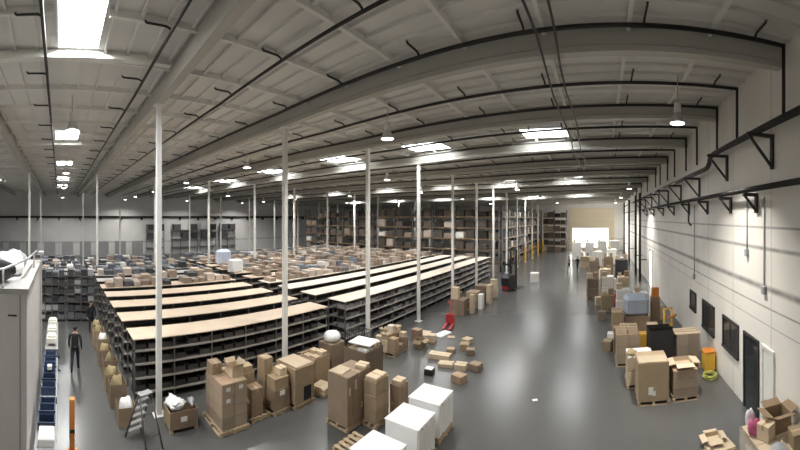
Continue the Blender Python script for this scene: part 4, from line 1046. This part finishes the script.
# ---------------------------------------------------------------- goods heaped on the far shelving rows
um = carton_mesh(1, 1, 1, .02); um.materials.append(m_card)
def unit(m):
    me = um.copy(); me.materials.clear(); me.materials.append(m); return me
UC = {n: unit(m) for n, m in (('c', m_heap), ('p', m_heapp), ('t', m_tote), ('d', m_darkgoods), ('w', m_wrapw))}
UT = None
rg = random.Random(99)
LBL = {'L': 'on top of the rear shelving rows beside the packing aisle', 'M': 'on top of the rear long shelving rows beside the main aisle', 'S': 'on top of the short rows past the dark racks'}
cnt = {}
def cap(key, n): cnt[key] = cnt.get(key, 0) + 1; return cnt[key] <= n
for X, y0, y1, k, blk in rows:
    if blk == 'L' and k < 4: continue
    if blk == 'M' and k < 3: continue
    y = y0 + .04
    while y < y1 - .05:
        w = rg.uniform(.05, .10) * (1 + .03 * k)
        if blk == 'M' and ((k == 5 and 1.90 < y < 2.14) or (k == 7 and 2.02 < y < 2.36)): y += w; continue
        if rg.random() < (.80 if blk == 'L' else .9):
            if blk == 'L': kind = rg.choices('cptdw', [2, 1.2, 7, 3, .4])[0] if k > 5 else rg.choices('cpd', [4, 3, 1])[0]
            elif blk == 'M': kind = rg.choices('cptw', [6, 4.5, 1.5, .4])[0] if k < 9 else rg.choices('cptw', [3, 2, 6, 1])[0]
            else: kind = rg.choices('cptdw', [1.2, .6, 6, 4, .4])[0] if k < 7 else rg.choices('cpt', [5, 3, 1])[0]
            hgt = rg.uniform(.2, .5)
            me = UC[kind]; nm = {'c': 'carton', 'p': 'pale_carton', 't': 'grey_bin', 'd': 'dark_box', 'w': 'white_bundle'}[kind]
            if cap(nm + blk, 140):
                o = bpy.data.objects.new(nm, me); COL.objects.link(o)
                dx = rg.uniform(.5, .95) * DEP
                o.scale = (dx, min(w, y1 - y - .01) * U * .9, hgt); o.location = (X * U - DEP / 2 + rg.uniform(-.04, .04), (y + w / 2) * U, TOPZ + .002)
                tag(o, {'c': 'brown carton', 'p': 'pale tan carton', 't': 'blue-grey bin', 'd': 'dark box', 'w': 'white bundle'}[kind] + ' heaped ' + LBL[blk], {'c': 'carton', 'p': 'carton', 't': 'bin', 'd': 'box', 'w': 'bundle'}[kind], {'c': 'brown cartons', 'p': 'pale cartons', 't': 'blue-grey bins', 'd': 'dark boxes', 'w': 'white bundles'}[kind] + ' ' + LBL[blk])
        y += w + .008
# pale blue and white bundles standing up from the rows
bag(-3.71 * U, 1.60 * U, TOPZ, .40, .42, .9, 'white bundle standing on the rear shelving below the pale blue one', m_bag, 'white_bundle', 51, 'bundle', .08) if False else None
o = MB().box(-.38, .38, -.5, .5, 0, 1.0, c=.1).build('wrapped_bundle', m_cover, loc=(-3.545 * U - DEP / 2, 2.04 * U, TOPZ)); tag(o, 'white block shaped bundle standing on the long rows near the cross aisle', 'bundle')
o = MB().box(-.5, .5, -.62, .62, 0, 1.35, c=.2).build('wrapped_bundle', m_paleblue, loc=(-4.235 * U - DEP / 2, 2.23 * U, TOPZ)); tag(o, 'pale blue bulky bundle standing behind the white block bundle', 'bundle')

# ---------------------------------------------------------------- tall pallet racking beyond the long rows
m_rackb = mat('rack_beam', (0.20, 0.13, 0.07), 0.6, noise=0.1)
m_racku = mat('rack_upright', (0.13, 0.13, 0.14), 0.6, noise=0.1)
def rack(name, label, loc, rz, nb, bayw, levels, dep, group):
    r = thing(name, label, 'pallet rack', loc, rz, group); Hh = levels[-1] + 1.3
    for k in range(nb + 1):
        mb = MB()
        for y in (0, dep - .1): mb.box(k * bayw - .06, k * bayw + .06, y, y + .1, 0, Hh)
        for q in range(6): z0 = .3 + q * (Hh - .6) / 6; mb.tube([(k * bayw, .05, z0), (k * bayw, dep - .05, z0 + (Hh - .6) / 6)], .025, 4)
        mb.build('upright_frame', m_racku, r)
    for z in levels[1:]:
        for y in (0, dep - .08): MB().box(.06, nb * bayw - .06, y, y + .08, z - .14, z).build('beam', m_rackb, r)
        MB().box(.06, nb * bayw - .06, .08, dep - .08, z - .03, z).build('shelf_deck', m_rackb, r)
    return r
rg = random.Random(5); LV = [0.0, 1.3, 2.6, 3.9, 5.2, 6.5]
def load(p, rz, w, d, h, label, group):
    kind = rg.choices('gcpw', [8, 1.3, .5, .25])[0]
    me = {'g': UG, 'c': UC['c'], 'p': UC['p'], 'w': UC['w']}[kind]
    o = bpy.data.objects.new('stored_load', me); COL.objects.link(o); o.location = p; o.rotation_euler = (0, 0, rz); o.scale = (w, d, h); tag(o, label, 'pallet load', group)
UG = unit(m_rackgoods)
for q, (xa, nb, wh) in enumerate(((-1.8, 6, 'end nearest the main aisle'), (-4.62, 5, 'end farther from the main aisle'))):
    x0 = xa * U - nb * 2.85
    rack('pallet_rack', f'tall dark pallet racking closing the long shelving rows, {wh}', (x0, 5.95 * U, 0), 0, nb, 2.85, LV, 1.1, 'tall pallet racks behind the long rows')
    for z in LV:
        for b in range(nb):
            for s in range(2):
                if rg.random() < .9:
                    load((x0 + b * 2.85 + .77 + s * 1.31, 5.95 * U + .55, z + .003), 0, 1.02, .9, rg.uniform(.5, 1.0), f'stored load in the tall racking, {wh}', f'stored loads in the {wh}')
rack('pallet_rack', 'tall brown pallet racking running along the far main aisle', (-1.80 * U, 6.2 * U, 0), math.pi / 2, 9, 2.85, LV, 1.1, 'tall pallet racks behind the long rows')
for z in LV:
    for b in range(9):
        for s in range(2):
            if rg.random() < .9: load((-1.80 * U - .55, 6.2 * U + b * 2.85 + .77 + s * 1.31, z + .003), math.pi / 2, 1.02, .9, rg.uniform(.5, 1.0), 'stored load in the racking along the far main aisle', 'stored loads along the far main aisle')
rack('pallet_rack', 'brown pallet rack end standing across the far end of the main aisle', (-1.76 * U, 10.2 * U, 0), 0, 2, 2.4, LV, 1.1, 'tall pallet racks behind the long rows')
for z in LV:
    for b in range(2):
        for s in range(2): load((-1.76 * U + b * 2.4 + .65 + s * 1.1, 10.2 * U + .55, z + .003), 0, .98, .9, rg.uniform(.5, 1.0), 'stored load in the rack across the far end of the main aisle', 'stored loads at the far end')
# small dark racks against the distant end wall
for k, (Y, n) in enumerate(((2.35, 2), (3.1, 3), (3.95, 2), (4.6, 2))):
    r = thing('goods_rack', f'dark rack against the distant wall beyond the rows, {ORD[k]} from the packing aisle', 'rack', ((XL + .06) * U, Y * U, 0))
    W = 1.6 * n
    for y in range(n + 1): MB().box(-.05, .05, y * 1.6 - .05, y * 1.6 + .05, 0, 5.3).build('upright', m_racku, r)
    for zz in (1.2, 2.7, 4.2): MB().box(-.3, .5, .05, W - .05, zz - .1, zz).build('shelf', m_racku, r)
    for zz in (2.7, 4.2):
        for y in range(n):
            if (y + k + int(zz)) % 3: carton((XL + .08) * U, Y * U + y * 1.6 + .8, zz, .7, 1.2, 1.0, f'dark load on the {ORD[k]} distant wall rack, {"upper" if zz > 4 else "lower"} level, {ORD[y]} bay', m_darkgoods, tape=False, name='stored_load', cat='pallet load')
for k in range(9):
    tag(MB().box(-.2, .2, -.9, .9, 0, 2.6, c=.03).build('mesh_screen', m_screen, loc=((XL + .5) * U, (-1.6 + .45 * k) * U, 0)), f'grey mesh panel standing before the distant wall, {ORD[k]} along', 'screen')

# ---------------------------------------------------------------- people
def person(X, Y, rz, label, H_=1.75, stride=.2, arms=.1, top_m=m_shirtd, leg_m=m_jeans, carry=False):
    s = H_ / 1.75
    V = {}; E = []; R = {}
    def J(n, p, r, par=None):
        V[n] = p; R[n] = r
        if par: E.append((par, n))
    J('pelvis', (0, 0, .93), (.15, .11)); J('waist', (0, 0, 1.06), (.135, .10), 'pelvis'); J('chest', (0, .01, 1.27), (.165, .12), 'waist'); J('neck0', (0, 0, 1.43), (.085, .075), 'chest')
    J('neck', (0, .015, 1.50), (.055, .055), 'neck0'); J('skull0', (0, .03, 1.565), (.07, .085), 'neck'); J('skull1', (0, .022, 1.65), (.077, .097), 'skull0'); J('skull2', (0, .01, 1.70), (.05, .06), 'skull1')
    for sd, a in (('l', -1), ('r', 1)):
        f = a * stride
        J('hip' + sd, (a * .09, 0, .88), (.10, .10), 'pelvis'); J('knee' + sd, (a * .10, f * .5 + .03, .50), (.062, .065), 'hip' + sd); J('calf' + sd, (a * .10, f * .75, .34), (.058, .062), 'knee' + sd)
        J('ankle' + sd, (a * .105, f, .09), (.038, .042), 'calf' + sd); J('heel' + sd, (a * .105, f + .03, .04), (.04, .04), 'ankle' + sd); J('toe' + sd, (a * .115, f + .19, .035), (.038, .03), 'heel' + sd)
        J('shoulder' + sd, (a * .19, 0, 1.40), (.065, .065), 'neck0')
        if carry: J('elbow' + sd, (a * .25, .06, 1.13), (.043, .043), 'shoulder' + sd); J('wrist' + sd, (a * .20, .30, 1.10), (.028, .028), 'elbow' + sd); d = Vector((-.1 * a, .9, 0)).normalized()
        else: J('elbow' + sd, (a * .25, -f * .3, 1.12), (.043, .043), 'shoulder' + sd); J('wrist' + sd, (a * .26, -f * .5 + .08, .87), (.028, .028), 'elbow' + sd); d = Vector((0, .25, -1)).normalized()
        w = Vector(V['wrist' + sd]); J('palm' + sd, tuple(w + d * .07), (.036, .02), 'wrist' + sd)
    names = list(V); idx = {n: i for i, n in enumerate(names)}
    me = bpy.data.meshes.new('person'); me.from_pydata([Vector(V[n]) * s for n in names], [(idx[a], idx[b]) for a, b in E], [])
    o = bpy.data.objects.new('person', me); COL.objects.link(o)
    md = o.modifiers.new('skin', 'SKIN'); sv = me.skin_vertices[0].data if me.skin_vertices else None
    if sv is None:
        bm = bmesh.new(); bm.from_mesh(me); bm.verts.layers.skin.verify(); bm.to_mesh(me); bm.free(); sv = me.skin_vertices[0].data
    for i, n in enumerate(names): sv[i].radius = (R[n][0] * s, R[n][1] * s)
    sv[0].use_root = True
    md2 = o.modifiers.new('sub', 'SUBSURF'); md2.levels = 2; md2.render_levels = 2
    dg = bpy.context.evaluated_depsgraph_get(); body = bpy.data.meshes.new_from_object(o.evaluated_get(dg))
    bpy.data.objects.remove(o)
    # fingers and face are grown into the same mesh
    mb = MB()
    for sd, a in (('l', -1), ('r', 1)):
        w = Vector(V['wrist' + sd]); p = Vector(V['palm' + sd]); d = (p - w).normalized(); side = Vector((0, 1, 0)) if not carry else Vector((0, 0, 1))
        side = (side - d * side.dot(d)).normalized(); inn = Vector((-a, 0, 0)) if not carry else Vector((0, 0, -1)); inn = (inn - d * inn.dot(d)).normalized()
        if carry: side, inn = Vector((1, 0, 0)) - d * d.x, Vector((0, 0, -1)); side.normalize()
        for k, L in enumerate((.070, .080, .075, .058)):
            b0 = p + side * (.026 - .0175 * k) - d * .01; k1 = b0 + d * L * .55 + inn * .006; k2 = k1 + d * L * .35 + inn * .02; k3 = k2 + d * L * .2 + inn * .02
            mb.tube([b0 * s, k1 * s, k2 * s, k3 * s], [.0095 * s, .009 * s, .008 * s, .006 * s], 6)
        b0 = w + d * .03 + side * .022; mb.tube([b0 * s, (b0 + side * .022 + d * .03 + inn * .01) * s, (b0 + side * .026 + d * .06 + inn * .02) * s], [.011 * s, .010 * s, .007 * s], 6)
        mb.blob(a * .082 * s, .02 * s, 1.60 * s, .012 * s, .022 * s, .06 * s, 1, 8, 5, 0, .02)
    mb.prism([(.115 * s, 1.66 * s), (.118 * s, 1.635 * s), (.145 * s, 1.605 * s), (.115 * s, 1.595 * s)], -.014 * s, .014 * s)
    bm = bmesh.new(); bm.from_mesh(body); tmp = mb.mesh('t'); bm.from_mesh(tmp); bm.to_mesh(body); bm.free(); bpy.data.meshes.remove(tmp)
    body.materials.clear()
    for m in (top_m, leg_m, m_skin, m_rubber): body.materials.append(m)
    for p in body.polygons:
        z = p.center.z / s; x = abs(p.center.x) / s; p.use_smooth = True
        if z > 1.47: p.material_index = 2
        elif z < .085: p.material_index = 3
        elif carry and p.center.y / s > .27 and z > .9: p.material_index = 2
        elif not carry and x > .19 and z < .89: p.material_index = 2
        elif z < .96: p.material_index = 1
    o = bpy.data.objects.new('person', body); COL.objects.link(o); o.location = (X, Y, 0); o.rotation_euler = (0, 0, rz)
    tag(o, label, 'person')
    hb = MB().blob(0, -.005 * s, 1.60 * s, .087 * s, .105 * s, .15 * s, 3, 14, 8, -.1, .04); hb.build('hair', m_hair, o)
    for a in (-1, 1):
        MB().lathe([(.001, -.009 * s), (.008 * s, -.005 * s), (.009 * s, 0), (.008 * s, .005 * s), (.001, .009 * s)], 8, Matrix.Translation((a * .03 * s, .108 * s, 1.645 * s))).build('eye', m_black, o)
    MB().box(-.022 * s, .022 * s, .108 * s, .116 * s, 1.567 * s, 1.575 * s).build('mouth', m_red, o)
    MB().tube([(0, 0, .955 * s), (0, 0, .985 * s)], .152 * s, 16).build('belt', m_black, o)
    return o
X, Y = G(75, 371); person(X * U, Y * U, 1.4, 'person in dark jacket and trousers walking down the packing aisle', 1.86, .22)
X, Y = G(91, 332); person(X * U, Y * U, -1.2, 'person in dark clothes standing by the dark racks at the packing aisle end', 1.72, .05)
X, Y = G(569, 271); person(X * U, Y * U, -.6, 'distant person in tan shirt on the main aisle, farther from the wall', 1.72, .12, top_m=m_shirtt)
X, Y = G(577.5, 271); person(X * U, Y * U, .8, 'distant person in dark clothes on the main aisle, nearer the wall', 1.74, .10)
# a slip of white paper lying on the open floor
X, Y = G(535, 400); o = MB().box(-.09, .09, -.06, .06, 0, .006).build('paper_scrap', m_label, loc=(X * U, Y * U, .001), rz=.4); tag(o, 'small white paper scrap on the open grey floor', 'paper')

# ---------------------------------------------------------------- tidy
for o in list(scene.objects):
    if o.type == 'LIGHT' and o.data.type == 'AREA': o.data.cycles.max_bounces = 6
seen = {}
for o in scene.objects:
    if o.parent is None and 'label' in o and not o.get('group'): seen.setdefault(o['label'], []).append(o.name)
for l, ns in seen.items():
    n = len(l.split())
    if len(ns) > 1: print('DUP', l, ns)
    if n < 4 or n > 16: print('LEN', n, l)
for o in scene.objects:
    if o.parent is None and 'label' in o and o.get('group') and not (4 <= len(o['label'].split()) <= 16): print('LEN', o['label'])
print('OBJECTS', len(scene.objects), max(len(v) for v in seen.values()))
